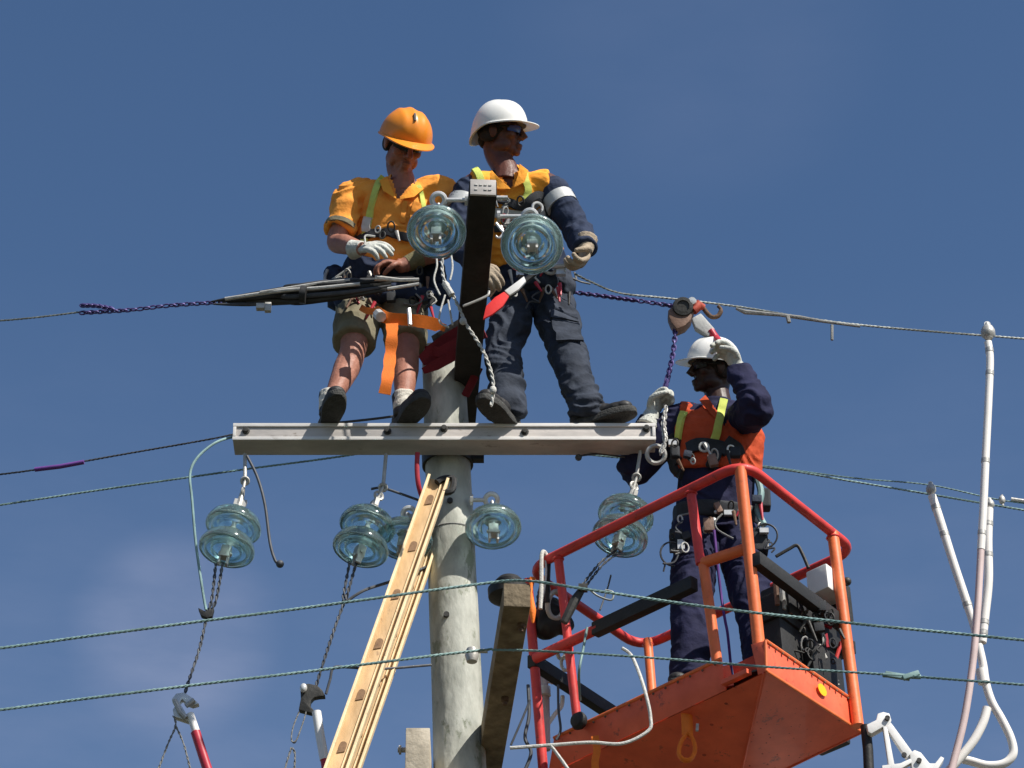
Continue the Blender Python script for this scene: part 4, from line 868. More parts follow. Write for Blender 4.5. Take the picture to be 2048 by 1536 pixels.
# ------------------------------------------------------------------ man in the bucket
def bld3():
    pel = P(1432, 1038, 12.22); neck = J(pel, 1438, 815, .54); f = Fig(pel, neck, V((1, .15, 0)))
    hL = f.at(-.09, 0, -.10); hR = f.at(.09, 0, -.10)
    kL = J(hL, 1384, 1200, .45, False); aL = J(kL, 1378, 1368, .45, False); kR = J(hR, 1505, 1198, .45, False); aR = J(kR, 1536, 1350, .45, False)
    print('W3', [tuple(round(x, 2) for x in p) for p in (aL, kL, hL, pel, neck, aR)])
    sL = P(1356, 846, neck.y + .02); sR = P(1484, 842, neck.y - .02)
    eL = J(sL, 1268, 903, .30, False); eL.y = max(eL.y, 12.22); wL = J(eL, 1302, 832, .25); eR = J(sR, 1512, 815, .30, False); wR = J(eR, 1476, 738, .25)
    print('W3 arms', [tuple(round(x, 2) for x in p) for p in (sL, eL, wL, sR, eR, wR)])
    hc = P(1426, 738, neck.y - .03); R = headmat(-72, 6, -20) * .99
    mb = MB(); head(mb, hc, R, neck); torso_core(f, mb)
    for s_, e_, w_ in ((sL, eL, wL), (sR, eR, wR)):
        limb(mb, [f.at(0, 0, .86).lerp(s_, .5), s_, e_, w_], [.06, .058, .045, .032], 12)
    for h_, k_, a_ in ((hL, kL, aL), (hR, kR, aR)):
        limb(mb, [h_ + V((0, 0, .03)), h_.lerp(k_, .5), k_, k_.lerp(a_, .3), a_], [.09, .075, .058, .055, .038], 12)
    body = rm('person', mb, M['skin3'], None, .0048, 3)
    tag(body, 'worker in white helmet standing in the bucket, arm raised to the hoist', 'person', 'line workers on and beside the pole')
    hair('hair', hc, R, body); helmet(hc, R, body, M['hatW'], .052, .01); glasses(hc, R, body, M['lens'])
    mb = MB(); f.loft(mb, [(-.14, .180, .140), (.05, .178, .138), (.3, .170, .128), (.5, .178, .124), (.75, .190, .12), (.90, .150, .105), (1.0, .082, .08), (1.05, .07, .072)])
    for h_, k_, a_ in ((hL, kL, aL), (hR, kR, aR)): limb(mb, [h_ + V((0, 0, .06)), h_, h_.lerp(k_, .5), k_, k_.lerp(a_, .5), a_], [.105, .112, .100, .088, .086, .084], 18)
    for s_, e_, w_ in ((sL, eL, wL), (sR, eR, wR)): limb(mb, [f.at(0, 0, .84).lerp(s_, .5), s_, s_.lerp(e_, .5), e_, e_.lerp(w_, .5), w_], [.085, .085, .080, .074, .064, .054], 18)
    cv = rm('coverall', mb, M['navy2'], body, .0075, 4, folds(.009, 10, 31, .8, 1.2))
    mb = MB(); f.loft(mb, [(.38, .200, .150), (.55, .203, .150), (.75, .212, .146), (.88, .176, .126), (.97, .100, .092), (1.03, .076, .078)])
    for s_ in (sL, sR): limb(mb, [f.at(0, 0, .84).lerp(s_, .5), s_.lerp(f.at(0, 0, .84), .05)], [.094, .098], 16, k=4)
    vt = rm('vest', mb, M['vest3'], body, .007, 4, folds(.008, 11, 33)); vcut(vt, f, .74, .075)
    mb = MB()
    for s in (-1, 1):
        a = [f.at(s * .004, .128, .735), f.at(s * .065, .120, .95), f.at(s * .080, .06, 1.05), f.at(s * .112, .085, .98), f.at(s * .070, .132, .84)]
        mb.prism([p + f.F * .010 for p in a], f.F * .005)
    mks('collar_flap', mb, M['vest3'], vt, bevel=.002)
    drape('harness_strap', [vt, cv], [(1368, 826), (1362, 850), (1358, 880)], .036, M['lime'], body, off=.012)
    drape('harness_strap', [vt, cv], [(1448, 800), (1440, 830), (1432, 868), (1422, 890)], .036, M['lime'], body, off=.012)
    drape('chest_harness', [vt, cv], [(1352, 884), (1348, 905), (1360, 925)], .050, M['blackweb'], body, off=.014)
    drape('chest_harness', [vt, cv], [(1376, 900), (1400, 890), (1440, 896), (1458, 906)], .060, M['blackweb'], body, off=.016)
    drape('chest_harness', [vt, cv], [(1440, 890), (1430, 915), (1420, 932)], .05, M['blackweb'], body, off=.016)
    drape('chest_harness', [vt, cv], [(1335, 872), (1345, 884), (1362, 888)], .05, M['blackweb'], body, off=.02)
    drape('chest_harness', [vt, cv], [(1452, 882), (1470, 896), (1478, 912)], .055, M['blackweb'], body, off=.02)
    drape('chest_harness', [vt, cv], [(1345, 915), (1352, 938), (1368, 950)], .045, M['blackweb'], body, off=.016)
    mb = MB(); mb.abox(P(1350, 905, neck.y - .16), .022, .016, .03); mb.abox(P(1470, 905, neck.y - .17), .024, .016, .026); [rm('radio_pouch', q_, M['blackweb'], body, .006, 2) for q_ in islands(mb)]
    mb = MB(); mb.torus(P(1408, 894, neck.y - .175), (0, -1, -.3), .020, .006, 14, 6); mb.torus(P(1462, 898, neck.y - .18), (.2, -1, -.3), .016, .005, 14, 6); mks('harness_ring', mb, M['steel'], body)
    mb = MB(); yb = pel.y - .17
    f.loft(mb, [(-.06, .196, .152), (.06, .199, .155), (.08, .197, .153)]); bt = rm('tool_belt', mb, M['blackweb'], body, .008, 2)
    mb = MB(); mb.abox(P(1352, 1082, pel.y - .10), .03, .03, .05); mb.abox(P(1520, 1085, pel.y - .10), .035, .035, .06); mb.abox(P(1530, 1000, pel.y - .04), .025, .03, .05); [rm('pouch', q_, M['blackweb'], bt, .007, 3) for q_ in islands(mb)]
    mb = MB(); mb.torus(P(1345, 1108, pel.y - .14), (.25, -1, -.2), .056, .0045, 24, 6); mb.torus(P(1530, 1072, pel.y - .14), (-.25, -1, -.2), .056, .0045, 24, 6); mks('cord_ring', mb, M['wired'], bt)
    mb = MB(); mb.abox(P(1362, 1090, pel.y - .15), .016, .01, .024); mb.abox(P(1528, 1062, pel.y - .15), .020, .01, .012); mb.abox(P(1458, 1026, pel.y - .17), .022, .008, .012); mb.ell(P(1432, 1024, pel.y - .17), (.010, .008, .010)); mb.ell(P(1428, 1040, pel.y - .17), (.010, .008, .014)); mb.abox(P(1345, 886, neck.y - .17), .018, .01, .014); mks('belt_hardware', mb, M['steel'], bt)
    mb = MB(); mb.tube(smooth([P(1512, 950, pel.y - .08), P(1522, 985, pel.y - .1), P(1516, 1020, pel.y - .1), P(1528, 1050, pel.y - .12)], 5), [.016] * 16, 8); mk('lanyard', mb, M['wireg'], bt)
    hd = hand(wR, P(1452, 690, wR.y - .0) - wR, V((-.75, -.25, -.35)), 1, .75, 1.08, .013, cuff=.055); rm('glove', hd, M['glove'], body, .004, 2)
    hd = hand(wL, P(1322, 784, wL.y) - wL, V((.7, -.4, -.1)), -1, 1.0, 1.08, .013, cuff=.06); rm('glove', hd, M['glove'], body, .004, 2)
    for a_, d_ in ((aL, V((-.4, -1, 0))), (aR, V((.2, -1, 0)))): boots('boot', V((a_.x, a_.y, min(aL.z, aR.z))), d_, body)
    clutter(bt, 1430, 1035, 150, 50, pel.y - .19, 14, 25); clutter(bt, 1362, 1090, 40, 60, pel.y - .15, 6, 26); clutter(bt, 1520, 1045, 40, 120, pel.y - .13, 9, 27); clutter(vt, 1400, 905, 130, 50, neck.y - .20, 9, 28)
    return body, min(aL.z, aR.z) - .1, wL, wR
W3, floorz, w3L, w3R = bld3()
# ================================================================== aerial bucket
N = P(1487, 925, 11.35); Lc = PZ(1054, 1140, N.z); Rc = PZ(1708, 1100, N.z); Fc = Lc + Rc - N
Nf = P(1525, 1343, 11.37); dn = (Nf - N).normalized()
u = Rc - N; l = Lc - N
bk = thing('aerial_bucket', 'orange red work platform bucket holding the worker on the right', 'work platform', (N + Fc) / 2 + dn * 1.3)
b = lambda a, c, h: N + u * a + l * c + dn * h
def rnd(c, p, q, r, k=7):
    a = c + (p - c).normalized() * r; e = c + (q - c).normalized() * r
    return [a * (1 - t) ** 2 + c * 2 * t * (1 - t) + e * t * t for t in [i / k for i in range(k + 1)]]
C4 = [N, Rc, Fc, Lc]; loop = []
for i, r in enumerate((.13, .11, .14, .14)): loop += rnd(C4[i], C4[i - 1], C4[(i + 1) % 4], r)
pth = []
for i in range(len(loop)):
    a, e = loop[i], loop[(i + 1) % len(loop)]; m = max(1, int((e - a).length / .08)); pth += [a + (e - a) * (j / m) for j in range(m)]
mk('top_rail', MB().tube(pth, .0225, 14, close=True), M['red'], bk)
zt_ = P(1510, 1290, 11.37).z; zb_ = P(1530, 1343, 11.37).z
tN = [P(1502, 1289, 11.395), P(1531, 1284, 11.36)]; bN = [P(1516, 1346, 11.40), P(1533, 1342, 11.365)]
zt_ = tN[0].z
tN[1].z = zt_; bN[0].z = bN[1].z = zb_
tR = PZ(1702, 1398, zt_); bR = PZ(1723, 1464, zb_); tL = PZ(1108, 1476, zt_); bL = PZ(1096, 1548, zb_); tF = tL + tR - tN[0]; bF_ = bL + bR - bN[0]
def post(nm, top, bot, r, m, kk=None): return mk(nm, MB().tube([top, (top + bot) / 2, bot], r, 14), M[m], bk)
post('post', b(.0, .0, .0) + (u + l).normalized() * .05, P(1519, 1300, 11.43), .026, 'orange')
pm = b(0, .24, .46)
post('post', b(0, .235, 0), P(1401, 1128, pm.y), .021, 'red'); post('post', P(1406, 1122, pm.y), P(1436, 1338, pm.y + .03), .023, 'orange'); post('post', P(1441, 1335, pm.y + .02), P(1446, 1374, pm.y - .0), .010, 'red')
mk('mid_rail', MB().tube([P(1406, 1126, pm.y), P(1503, 1094, 11.45)], .025, 14), M['orange'], bk)
e = (tL - tN[0]); q = tN[0] + e * .86 + V((0, .03, .0))
post('post', b(0, .85, 0), P(1156, 1455, q.y), .020, 'red')
post('post', b(0, 1, .05), P(1088, 1560, bL.y + .02), .022, 'red')
post('post', b(.80, 0, .0), P(1716, 1452, tR.y - .03), .026, 'orange')
post('post', b(.93, .93, .02), tF + V((.02, -.05, 0)), .022, 'orange')
post('post', b(1, .45, 0), tR.lerp(tF, .45), .020, 'red')
# black square mid bars
mb = MB(); h = .455
for a, c in ((b(.03, 0, h), b(.82, 0, h)), (b(0, .25, h), b(0, .70, h)), (b(0, 1, h), b(1, 1, h)), (b(1, 0.05, h), b(1, 1, h))): mb.bar(a, c, .045, .062)
mk('black_mid_bar', mb, M['black'], bk, bevel=.004)
mk('mid_rail', MB().tube([b(0, .68, h), b(0, .98, h)], .024, 12), M['red'], bk)
# floor pan: right panel, left panel, tapered underside
def slab(nm, q, m, th=.004, bev=0):
    n = (q[1] - q[0]).cross(q[2] - q[0]).normalized(); return mk(nm, MB().prism(q, n * th), M[m], bk, bevel=bev, ang=30)
cen = (tL + tR) / 2
mb = MB()
ring_t = [tN[0], tN[1], tR, tF, tL]; ring_b = [bN[0], bN[1], bR, bF_, bL]
K = PZ(1474, 1585, zb_ - .14)
lf = (tL - tN[0]); lb_ = (bL - bN[0])
# side panels with a lip
def panel(q0, q1, q2, q3, nm='side_panel'):
    n = (q1 - q0).cross(q3 - q0).normalized(); n = n if n.dot(cen - q0) < 0 else -n
    return mk(nm, MB().prism([q0, q1, q2, q3], -n * .006), M['panel'], bk, bevel=.001)
panel(tN[1], tR, bR, bN[1]); panel(tN[0], tN[1], bN[1], bN[0]); panel(tR, tF, bF_, bR); panel(tF, tL, bL, bF_)
s0 = tN[0] + lf * .145; s1 = bN[0] + lb_ * .145
panel(s0, tL, bL, s1)
ins = V((.05, .06, 0)); mk('recess_panel', MB().prism([tN[0] + ins + lf * .01, s0 + ins, s1 + ins, bN[0] + ins + lb_ * .01], V((.004, .004, 0))), M['rust'], bk)  # plate added in the gap; its darker red stands for the opening's shade
mb = MB(); mb.bar(tN[0] + lf * .02 + dn * .115, s0 + dn * .115, .03, .02); mb.bar(s0 + V((.02, .03, -.02)), s1 + V((.02, .03, .03)), .03, .03); mk('recess_bracket', mb, M['panel'], bk)
mb = MB()
mb.tube([tN[1], tR], .008, 8); mb.tube([s0, tL], .008, 8); mb.tube([bN[1], bR], .007, 8); mb.tube([tN[1], bN[1]], .006, 8)
mk('panel_edge', mb, M['orange'], bk)
mb = MB(); rb = [p - V((0, 0, .004)) for p in ring_b]; n = len(rb); top = [p + V((0, 0, .03)) for p in rb]
mb.v = rb + [K] + [K + V((0, 0, .03))]; mb.f = [[i, (i + 1) % n, n] for i in range(n)] + [list(range(n))]
mb.v = rb + [K]
fl = mk('floor_pan', mb, M['panel'], bk, shade=False)
mb = MB(); rng = random.Random(4)
for i in range(60):
    t = rng.random(); s = rng.random() * .8; q = (bN[1] * (1 - t) + bR * t) * (1 - s) + K * s
    mb.ell(q - V((0, 0, .001)), (.004, .004, .003), n=6, m=4)
for t, s in ((.25, .25), (.15, .12), (.4, .5)):
    q = (bN[0] * (1 - t) + bL * t) * (1 - s) + K * s; mb.ell(q, (.010, .010, .006), n=8, m=5)
mk('rivet', mb, M['rust'], fl)
mb = MB(); mb.tube([bN[0].lerp(bN[1], .6) - V((0, 0, .004)), K - V((0, 0, .002))], .005, 8); mb.tube([bR - V((0, 0, .004)), K - V((0, 0, .002))], .005, 8); mb.tube([bL - V((0, 0, .004)), K - V((0, 0, .002))], .005, 8); mk('weld_seam', mb, M['panel'], fl)
mb = MB(); fz = floorz + .0; qs = [p * .86 + (tL + tR) * .07 for p in ring_t]; qs = [V((p.x, p.y, max(min(fz - .01, zb_ + .05), zb_ + .01))) for p in qs]; print('FLOOR', fz, zb_, zt_); mb.prism(qs, V((0, 0, .008))); mk('floor_deck', mb, M['darksteel'], bk)
mb = MB()
for i in range(14):
    q = tN[1] + (tR - tN[1]) * (.04 + i * .07) + dn * .012; mb.lathe([(.001, 0), (.006, 0), (.005, .004), (.001, .005)], q + V((.004, -.003, 0)), V((.8, -.6, 0)), 8)
    q = s0 + (tL - s0) * (.03 + i * .072) + dn * .018; mb.lathe([(.001, 0), (.006, 0), (.005, .004), (.001, .005)], q + V((-.004, -.005, 0)), V((-.66, -.75, 0)), 8)
mks('panel_rivet', mb, M['rustb'], fl)
mb = MB()
for p_, r_ in ((b(0, .235, 0), .027), (b(0, .85, 0), .026), (b(.80, 0, 0), .031), (b(.93, .93, .02), .026), (b(1, .45, 0), .025)): mb.torus(p_ + dn * .024, dn, r_ - .004, .006, 18, 6)
mks('weld_bead', mb, M['red'], bk)
# yellow sticker, black knob
nR = (tR - tN[1]).cross(dn).normalized(); nR = nR if nR.y < 0 else -nR
c = (tN[1] + (tR - tN[1]) * .60).lerp(bN[1] + (bR - bN[1]) * .60, .45) + nR * .008; ur = (tR - tN[1]).normalized()
mk('sticker', MB().prism([c + ur * .033 * math.cos(q) + dn * .026 * math.sin(q) for q in [2 * math.pi * j / 24 for j in range(24)]], nR * .002), M['yellow'], bk)
nL = (tL - tN[0]).cross(dn).normalized(); nL = nL if nL.y < 0 else -nL; q = tN[0].lerp(tL, .835) + nL * .02; mk('knob', MB().lathe([(.001, 0), (.035, 0), (.042, .02), (.03, .04), (.001, .045)], q + V((0, 0, -.0)), nL, 18), M['black'], bk)
# control console inside the right side
cs = MB(); n0 = .06
def bx(a0, a1, c0, c1, h0, h1, m=None):
    q = m or cs; c = b((a0 + a1) / 2, (c0 + c1) / 2, (h0 + h1) / 2); return q.box(c, u * (a1 - a0) / 2, l * (c1 - c0) / 2, dn * (h1 - h0) / 2)
bx(.36, .93, .07, .20, .50, .95); bx(.42, .95, .05, .17, .36, .52); bx(.34, .60, .06, .16, .44, .56); bx(.55, .80, .03, .07, .60, .80)
con = mk('control_console', cs, M['black'], bk, bevel=.012)
for k in range(4):
    mb = MB(); p = b(.33 + k * .055, .06, .42); mb.tube([p + dn * .10, p, p - dn * .035 + nR * .02], [.011, .012, .017], 8); mk('lever', mb, M['hoistg' if k % 2 else 'brown'], con)
mb = MB(); bx(.70, .86, .0, .09, .19, .31, mb); mk('white_cover', mb, M['white'], con, bevel=.01)
mb = MB(); bx(.86, .92, .0, .07, .22, .40, mb); mb.ell(P(1694, 1163, b(.9, 0, .3).y - .05), (.02, .02, .02)); mk('switch_box', mb, M['darksteel'], con, bevel=.005)
mb = MB(); q = b(.62, -.01, .4); mb.tube(smooth([P(1552, 1113, q.y), P(1578, 1098, q.y), P(1594, 1091, q.y), P(1605, 1108, q.y), P(1617, 1136, q.y)], 5), .008, 8); mk('grab_handle', mb, M['black'], con)
mb = MB(); q = b(.72, -.0, .55); mb.bar(P(1630, 1213, q.y), P(1637, 1243, q.y), .018, .02); mb.bar(P(1645, 1262, q.y), P(1648, 1290, q.y), .012, .015); mb.bar(P(1637, 1290, q.y), P(1652, 1318, q.y), .014, .016); mks('bracket', mb, M['cap'], con, bevel=.002)
mb = MB(); q = b(.74, -.0, .55); mb.bar(P(1652, 1268, q.y - .02), P(1656, 1295, q.y - .02), .012, .012); mb.bar(P(1648, 1250, q.y), P(1664, 1256, q.y), .012, .012); mk('red_tab', mb, M['stickr'], con)
mb = MB(); mb.tube([P(1668, 1330, b(.85, 0, .7).y), P(1682, 1285, b(.85, 0, .7).y)], .009, 8); mk('stay', mb, M['red'], bk)
mb = MB()
for i in range(4): mb.torus(P(1668 + i * 1.5, 1345 + i * 8, b(.85, 0, .7).y - .02), (0, -.5, 1), .012, .004, 12, 6)
mk('spring', mb, M['cap'], bk)
yc = b(.6, .03, .5).y - .05
clutter(con, 1610, 1215, 120, 70, yc, 22, 51, dark=True); clutter(con, 1640, 1290, 80, 70, yc, 12, 52, dark=True)
# bucket boom, hose and white linkage
mb = MB(); mb.tube([P(1731, 1452, 11.75), P(1736, 1500, 11.75), P(1742, 1640, 11.75)], .022, 12); mk('hydraulic_hose', mb, M['black'], bk)
def wb(pts, th=.035, Y=11.7): return [P(1700 + x / 3.52, 1100 + y / 3.52, Y) for x, y in pts]
mb = MB()
mb.prism(wb([(118, 1228), (185, 1195), (195, 1150), (235, 1138), (278, 1150), (292, 1195), (280, 1228), (240, 1240), (150, 1292), (128, 1280)]), (0, .05, 0))
mb.prism(wb([(245, 1238), (290, 1215), (440, 1420), (400, 1465)]), (0, .03, 0)); mb.prism(wb([(232, 1240), (262, 1240), (318, 1530), (285, 1600)]), (0, .03, 0))
mb.prism(wb([(420, 1430), (455, 1405), (500, 1425), (560, 1500), (600, 1500), (640, 1450), (665, 1465), (610, 1560), (520, 1640), (440, 1560)]), (0, .05, 0))
mb.prism(wb([(225, 1515), (350, 1500), (430, 1465), (445, 1490), (360, 1540), (230, 1600)]), (0, .03, 0))
mk('white_linkage', mb, M['white'], bk, bevel=.004)
mb = MB()
for x, y in ((262, 1188), (380, 1448), (485, 1487)): mb.lathe([(.001, 0), (.011, 0), (.011, .012), (.001, .012)], wb([(x, y)])[0], (0, -1, 0), 10)
mks('linkage_bolt', mb, M['darksteel'], bk)
bt = V((4.2, 14.5, 1.3)); mb = MB(); mb.bar(K + V((.1, .25, .02)), bt, .22, .26); bo = mk('boom_arm', mb, M['white'], bk, bevel=.02)
mb = MB(); mb.abox((4.2, 14.5, .65), .9, .7, .62); mk('boom_base', mb, M['panel'], bk, bevel=.05)
# things hanging on the bucket rail
def ob(nm, mb, m, label, cat, **k):
    o = mk(nm, mb, M[m], **k); return tag(o, label, cat)
rL = b(0, .93, 0)
mb = MB(); mb.tube(smooth([P(1094, 1112, rL.y - .04), P(1087, 1103, rL.y - .05), P(1083, 1115, rL.y - .06), P(1083, 1160, rL.y - .06), P(1081, 1218, rL.y - .06)], 5), .0095, 8); mb.tube(smooth([P(1089, 1104, rL.y - .03), P(1092, 1150, rL.y - .05), P(1082, 1214, rL.y - .06)], 5), .005, 8)
ob('rope', mb, 'rope', 'pale grey rope doubled over the left end of the bucket rail', 'rope')
mb = MB(); mb.tube(smooth([P(1098, 1108, rL.y - .02), P(1096, 1150, rL.y - .02), P(1095, 1205, rL.y)], 5), .011, 8); ob('rope', mb, 'black', 'black rope hanging behind the pale one on the left bucket rail', 'rope')
mb = MB(); mb.tube(smooth([P(1064, 1158, rL.y - .02), P(1062, 1185, rL.y - .04), P(1065, 1222, rL.y - .05), P(1066, 1246, rL.y - .05)], 5), lerpr([.016, .006, .017, .004], 16), 10); ob('hook_tag', mb, 'webo', 'narrow orange tag hanging at the left corner of the bucket', 'tag')
mb = MB(); mb.ell(P(1098, 1235, rL.y + .1), (.07, .06, .10)); mb.ell(P(1120, 1245, rL.y + .1), (.05, .05, .05)); mb.ell(P(1090, 1200, rL.y + .1), (.03, .04, .08)); me = remesh(mb, .009, 2, folds(.015, 14, 41, 1)); me.name = 'tool_bag'; o = link('tool_bag', me, M['black']); tag(o, 'black tool bag hung inside the left corner of the bucket', 'bag')
mb = MB(); mb.torus(P(1112, 1210, rL.y + .02), (0.2, -1, -.4), .038, .012, 20, 8, sx=1.6); ob('snap_ring', mb, 'cap', 'grey oval snap ring on the black tool bag', 'ring')
mb = MB(); mb.torus(P(1124, 1300, rL.y - .02), (0.5, -1, -.4), .022, .009, 16, 8, sx=1.8); mb.torus(P(1130, 1328, rL.y - .02), (-0.6, -1, -.4), .018, .008, 16, 8, sx=1.6); ob('shackle', mb, 'cap', 'small pale shackle links between the two left bucket posts', 'shackle')
q = PZ(1372, 1398, zt_ - .05); Y = q.y - .05
mb = MB(); mb.prism([P(x, y, Y) for x, y in ((1358, 1398), (1374, 1386), (1391, 1398), (1384, 1418), (1368, 1418))], (0, .012, 0)); mb.tube([P(1373, 1412, Y), P(1374, 1440, Y), P(1375, 1470, Y)], .024, 10, flat=.35)
mb.tube(smooth([P(x, y, Y) for x, y in ((1375, 1466), (1362, 1485), (1358, 1508), (1368, 1520), (1382, 1518), (1390, 1500), (1386, 1480), (1376, 1466))], 4), .016, 8, flat=.6)
ob('lanyard_hook', mb, 'webo', 'orange webbing hook with a loop end on the underside of the bucket', 'lanyard', bevel=0)
mb = MB(); mb.bar(P(1391, 1406, Y), P(1386, 1425, Y), .012, .012); mb.bar(P(1395, 1448, Y), P(1394, 1462, Y), .012, .012); [ob('toggle_pin', q_, 'cap', l_, 'pin') for q_, l_ in zip(islands(mb), ('upper small grey pin right of the orange hook', 'lower small grey pin right of the orange hook'))]
q = tN[0].lerp(tL, .80) + nL * .04; mb = MB(); ribbon(mb, smooth([P(1190, 1472, q.y), P(1194, 1500, q.y), P(1190, 1530, q.y), P(1200, 1580, q.y)], 5), .032, .006); ob('strap', mb, 'webo', 'orange strap hanging over the left panel of the bucket', 'strap')
mb = MB(); Y = 11.38
mb.tube(smooth([P(x, y, yy) for x, y, yy in ((1244, 1296, Y + .1), (1262, 1310, Y + .1), (1278, 1345, Y + .05), (1292, 1390, Y), (1301, 1435, Y), (1296, 1462, Y), (1245, 1487, Y), (1180, 1485, Y), (1105, 1490, Y), (1020, 1496, Y))], 8), .0072, 8)
mb.tube(smooth([P(1100, 1490, Y), P(1112, 1505, Y), P(1140, 1545, Y), P(1170, 1600, Y)], 5), .0072, 8); ob('rope', mb, 'rope', 'white rope looping across the red left side of the bucket', 'rope')
mb = MB(); Y = bL.y + .25
t = thing('pole_tool', 'pinkish white pole tool with a side hook left of the bucket', 'tool', P(1090, 1500, Y))
mk('shaft', MB().tube([P(1087, 1345, Y), P(1090, 1400, Y), P(1093, 1500, Y)], [.017, .021, .018], 12), M['stickp'], t)
mb = MB(); mb.tube([P(1088, 1375, Y - .01), P(1089, 1392, Y - .01)], .029, 12); mb.ell(P(1105, 1358, Y), (.02, .02, .026)); mb.tube([P(1087, 1362, Y), P(1106, 1362, Y)], .012, 8); mk('coupling', mb, M['stickw'], t)
mb = MB(); mb.tube(smooth([P(1095, 1450, Y), P(1110, 1428, Y), P(1123, 1412, Y), P(1125, 1392, Y)], 4), .010, 8); mk('side_hook', mb, M['stickw'], t)
def thin(label, pts, r, m, nm='cord', cat='cord'):
    mb = MB().tube(smooth([P(*p) for p in pts], 8), r, 7); o = mk(nm, mb, M[m]); return tag(o, label, cat)
thin('thin blue cord hanging between the red bucket posts', [(1174, 1255, 11.9), (1166, 1300, 11.9), (1158, 1345, 11.9), (1160, 1400, 12.1)], .006, 'wireg')
thin('thin dark cord left of the bucket running down to the tan timber', [(1060, 1400, 11.9), (1048, 1430, 11.9), (1022, 1490, 11.9)], .005, 'wired')
thin('tangled dark cord hanging at the left corner of the bucket', [(1056, 1370, 12.1), (1058, 1430, 12.1), (1050, 1475, 12.1), (1062, 1505, 12.1), (1048, 1545, 12.1)], .008, 'wired')
thin('dark cord hanging from the white coupling', [(1116, 1370, 12.2), (1117, 1420, 12.2), (1121, 1460, 12.2), (1112, 1480, 12.2)], .006, 'wired')
thin('purple cord hanging between the legs of the man in the bucket', [(1428, 1060, 12.02), (1434, 1120, 12.05), (1442, 1190, 12.1), (1450, 1240, 12.1), (1456, 1275, 12.1), (1466, 1380, 12.1)], .0065, 'purple')
thin('thin pale cord curling above the black bar of the bucket', [(1178, 1178, 11.8), (1196, 1192, 11.8), (1222, 1200, 11.8), (1226, 1185, 11.8), (1210, 1180, 11.8)], .0045, 'wire')
thin('thin dotted wire rising beside the right glass discs', [(1222, 1150, 12.1), (1214, 1180, 12.1), (1200, 1220, 12.0)], .004, 'wired')

# ================================================================== chain hoist at the right gloved hand
Y = 12.03
ho = thing('chain_hoist', 'brown chain hoist with a grey lever below the upper right wire', 'chain hoist', P(1385, 650, Y))
mb = MB(); mb.prism([P(1200 + x / 3.839, 560 + y / 3.839, Y - .03) for x, y in ((522, 225), (560, 195), (640, 165), (700, 150), (735, 175), (720, 240), (700, 300), (660, 345), (590, 375), (545, 320), (525, 270))], (0, .07, 0)); mk('housing', mb, M['brown'], ho, bevel=.012)
mb = MB(); mb.lathe([(.001, 0), (.05, 0), (.046, .012), (.03, .014), (.028, .008), (.001, .008)], P(1366, 614, Y - .035), (0, -1, -.2), 24); mk('cover_cap', mb, M['darksteel'], ho)
mb = MB(); mb.lathe([(.001, 0), (.022, 0), (.018, .012), (.001, .014)], P(1384, 603, Y - .04), (0, -1, -.2), 14); mk('bolt', mb, M['steel'], ho)
mb = MB(); mb.tube([P(1386, 622, Y - .02), P(1398, 610, Y - .02), P(1408, 615, Y - .01)], [.022, .026, .014], 10); mk('spacer', mb, M['rust'], ho)
mb = MB(); mb.tube(smooth([P(x, y, Y) for x, y in ((1404, 612), (1414, 626), (1424, 634), (1436, 632), (1442, 620), (1436, 612))], 5), [.011] * 20 + [.008] * 6, 10); mk('hook', mb, M['rustb'], ho)
mb = MB(); q = [P(1200 + x / 3.839, 560 + y / 3.839, Y - .05) for x, y in ((705, 290), (775, 250), (885, 375), (835, 425), (730, 360))]; mb.prism(q, (0, .04, 0)); mk('lever', mb, M['hoistg'], ho, bevel=.008)
mb = MB(); mb.tube([P(1421, 662, Y - .04), P(1432, 676, Y - .04), P(1446, 690, w3R.y)], [.019, .017, .014], 10); mk('grip', mb, M['stickr'], ho)
mb = MB(); mb.torus(P(1312, 909, 11.92), (0, -1, -.4), .040, .010, 24, 8); o = mk('steel_ring', mb, M['cap']); tag(o, 'grey steel ring hanging at the right crossarm end', 'ring')

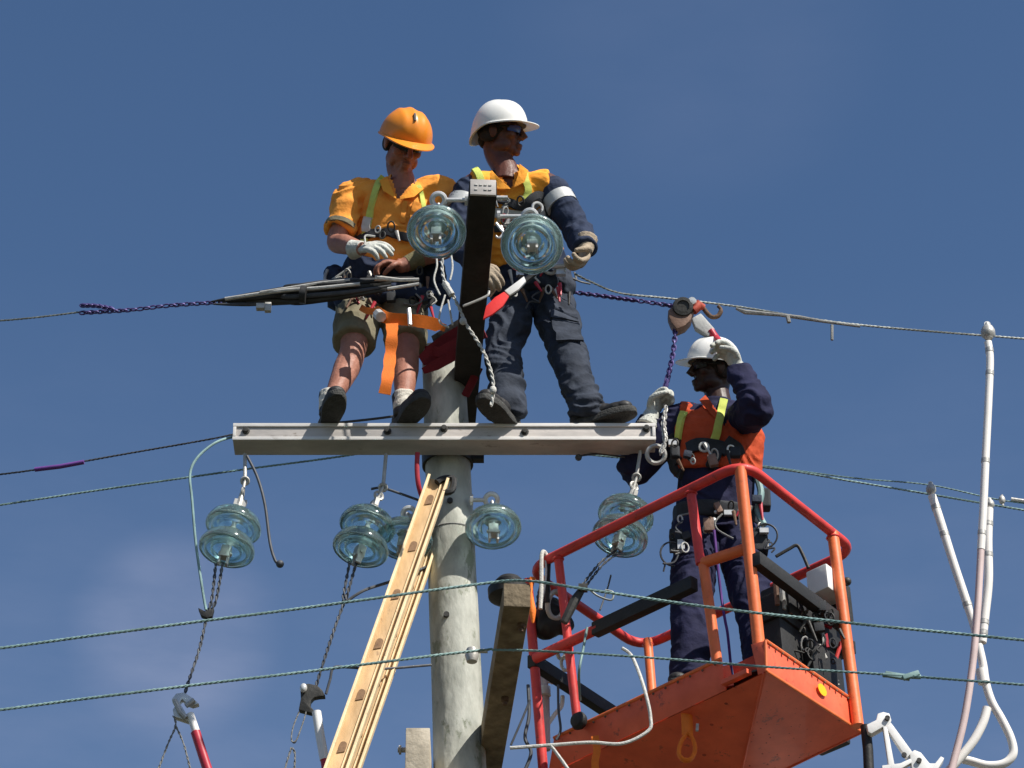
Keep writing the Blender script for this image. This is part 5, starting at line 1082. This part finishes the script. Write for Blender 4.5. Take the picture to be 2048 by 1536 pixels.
# ================================================================== things between the workers
mb = MB(); pts = [P(x, y, 11.55) for x, y in ((886, 505), (884, 535), (890, 566), (905, 590), (920, 620), (932, 648), (948, 672), (965, 700), (978, 730), (986, 762), (986, 790), (982, 812))]
mb.strands(smooth(pts, 6), .0085, 2, .07, 6, .012)
for x, y in ((893, 572), (926, 642), (986, 780)): mb.ell(P(x, y, 11.54), (.016, .014, .020))
mb.tube([P(889, 566, 11.54), P(904, 590, 11.54)], .015, 8)
o = mk('twisted_rope', mb, M['rope']); tag(o, 'white twisted hand line hanging over the black beam down to the shoe', 'rope')
mb = MB()
for q in ([(870, 500), (874, 530), (868, 560), (880, 590)], [(896, 480), (905, 530), (900, 560)], [(890, 590), (878, 640), (898, 655)], [(896, 600), (905, 650)]): mb.tube(smooth([P(x, y, 11.6) for x, y in q], 5), .0045, 6)
o = mk('rope', mb, M['rope']); tag(o, 'loose white strands hanging below the left upper glass disc', 'rope')
t = thing('warning_streamer', 'red and white streamer held below the right upper glass disc', 'streamer', P(1020, 590, 11.4))
mk('red_end', MB().prism([P(x, y, 11.4) for x, y in ((1008, 583), (1018, 592), (1006, 612), (985, 628), (966, 638), (972, 612), (990, 594))], (0, .012, 0)), M['flagr'], t, bevel=.003)
mk('white_band', MB().prism([P(x, y, 11.4) for x, y in ((1009, 581), (1035, 562), (1048, 552), (1052, 562), (1038, 578), (1019, 590))], (0, .014, 0)), M['white'], t, bevel=.003)
mk('stick', MB().tube([P(1018, 594, 11.43), P(1050, 562, 11.43), P(1088, 532, 11.43)], .014, 8), M['black'], t)
mb = MB(); mb.tube(smooth([P(x, y, 11.3) for x, y in ((926, 612), (935, 609), (950, 603), (966, 596), (976, 590), (978, 582))], 4), .006, 7); o = mk('wire_tail', mb, M['cap']); tag(o, 'short grey wire tail bent across the black beam', 'wire')
mb = MB(); mb.tube(smooth([P(x, y, 11.25) for x, y in ((992, 446), (1003, 460), (1012, 470), (1022, 480))], 4), .006, 7); mb.tube(smooth([P(x, y, 11.25) for x, y in ((1002, 452), (1006, 466), (998, 476), (992, 472))], 4), .005, 7); o = mk('split_pin', mb, M['steel']); tag(o, 'small forked wire pin beside the right upper insulator', 'pin')
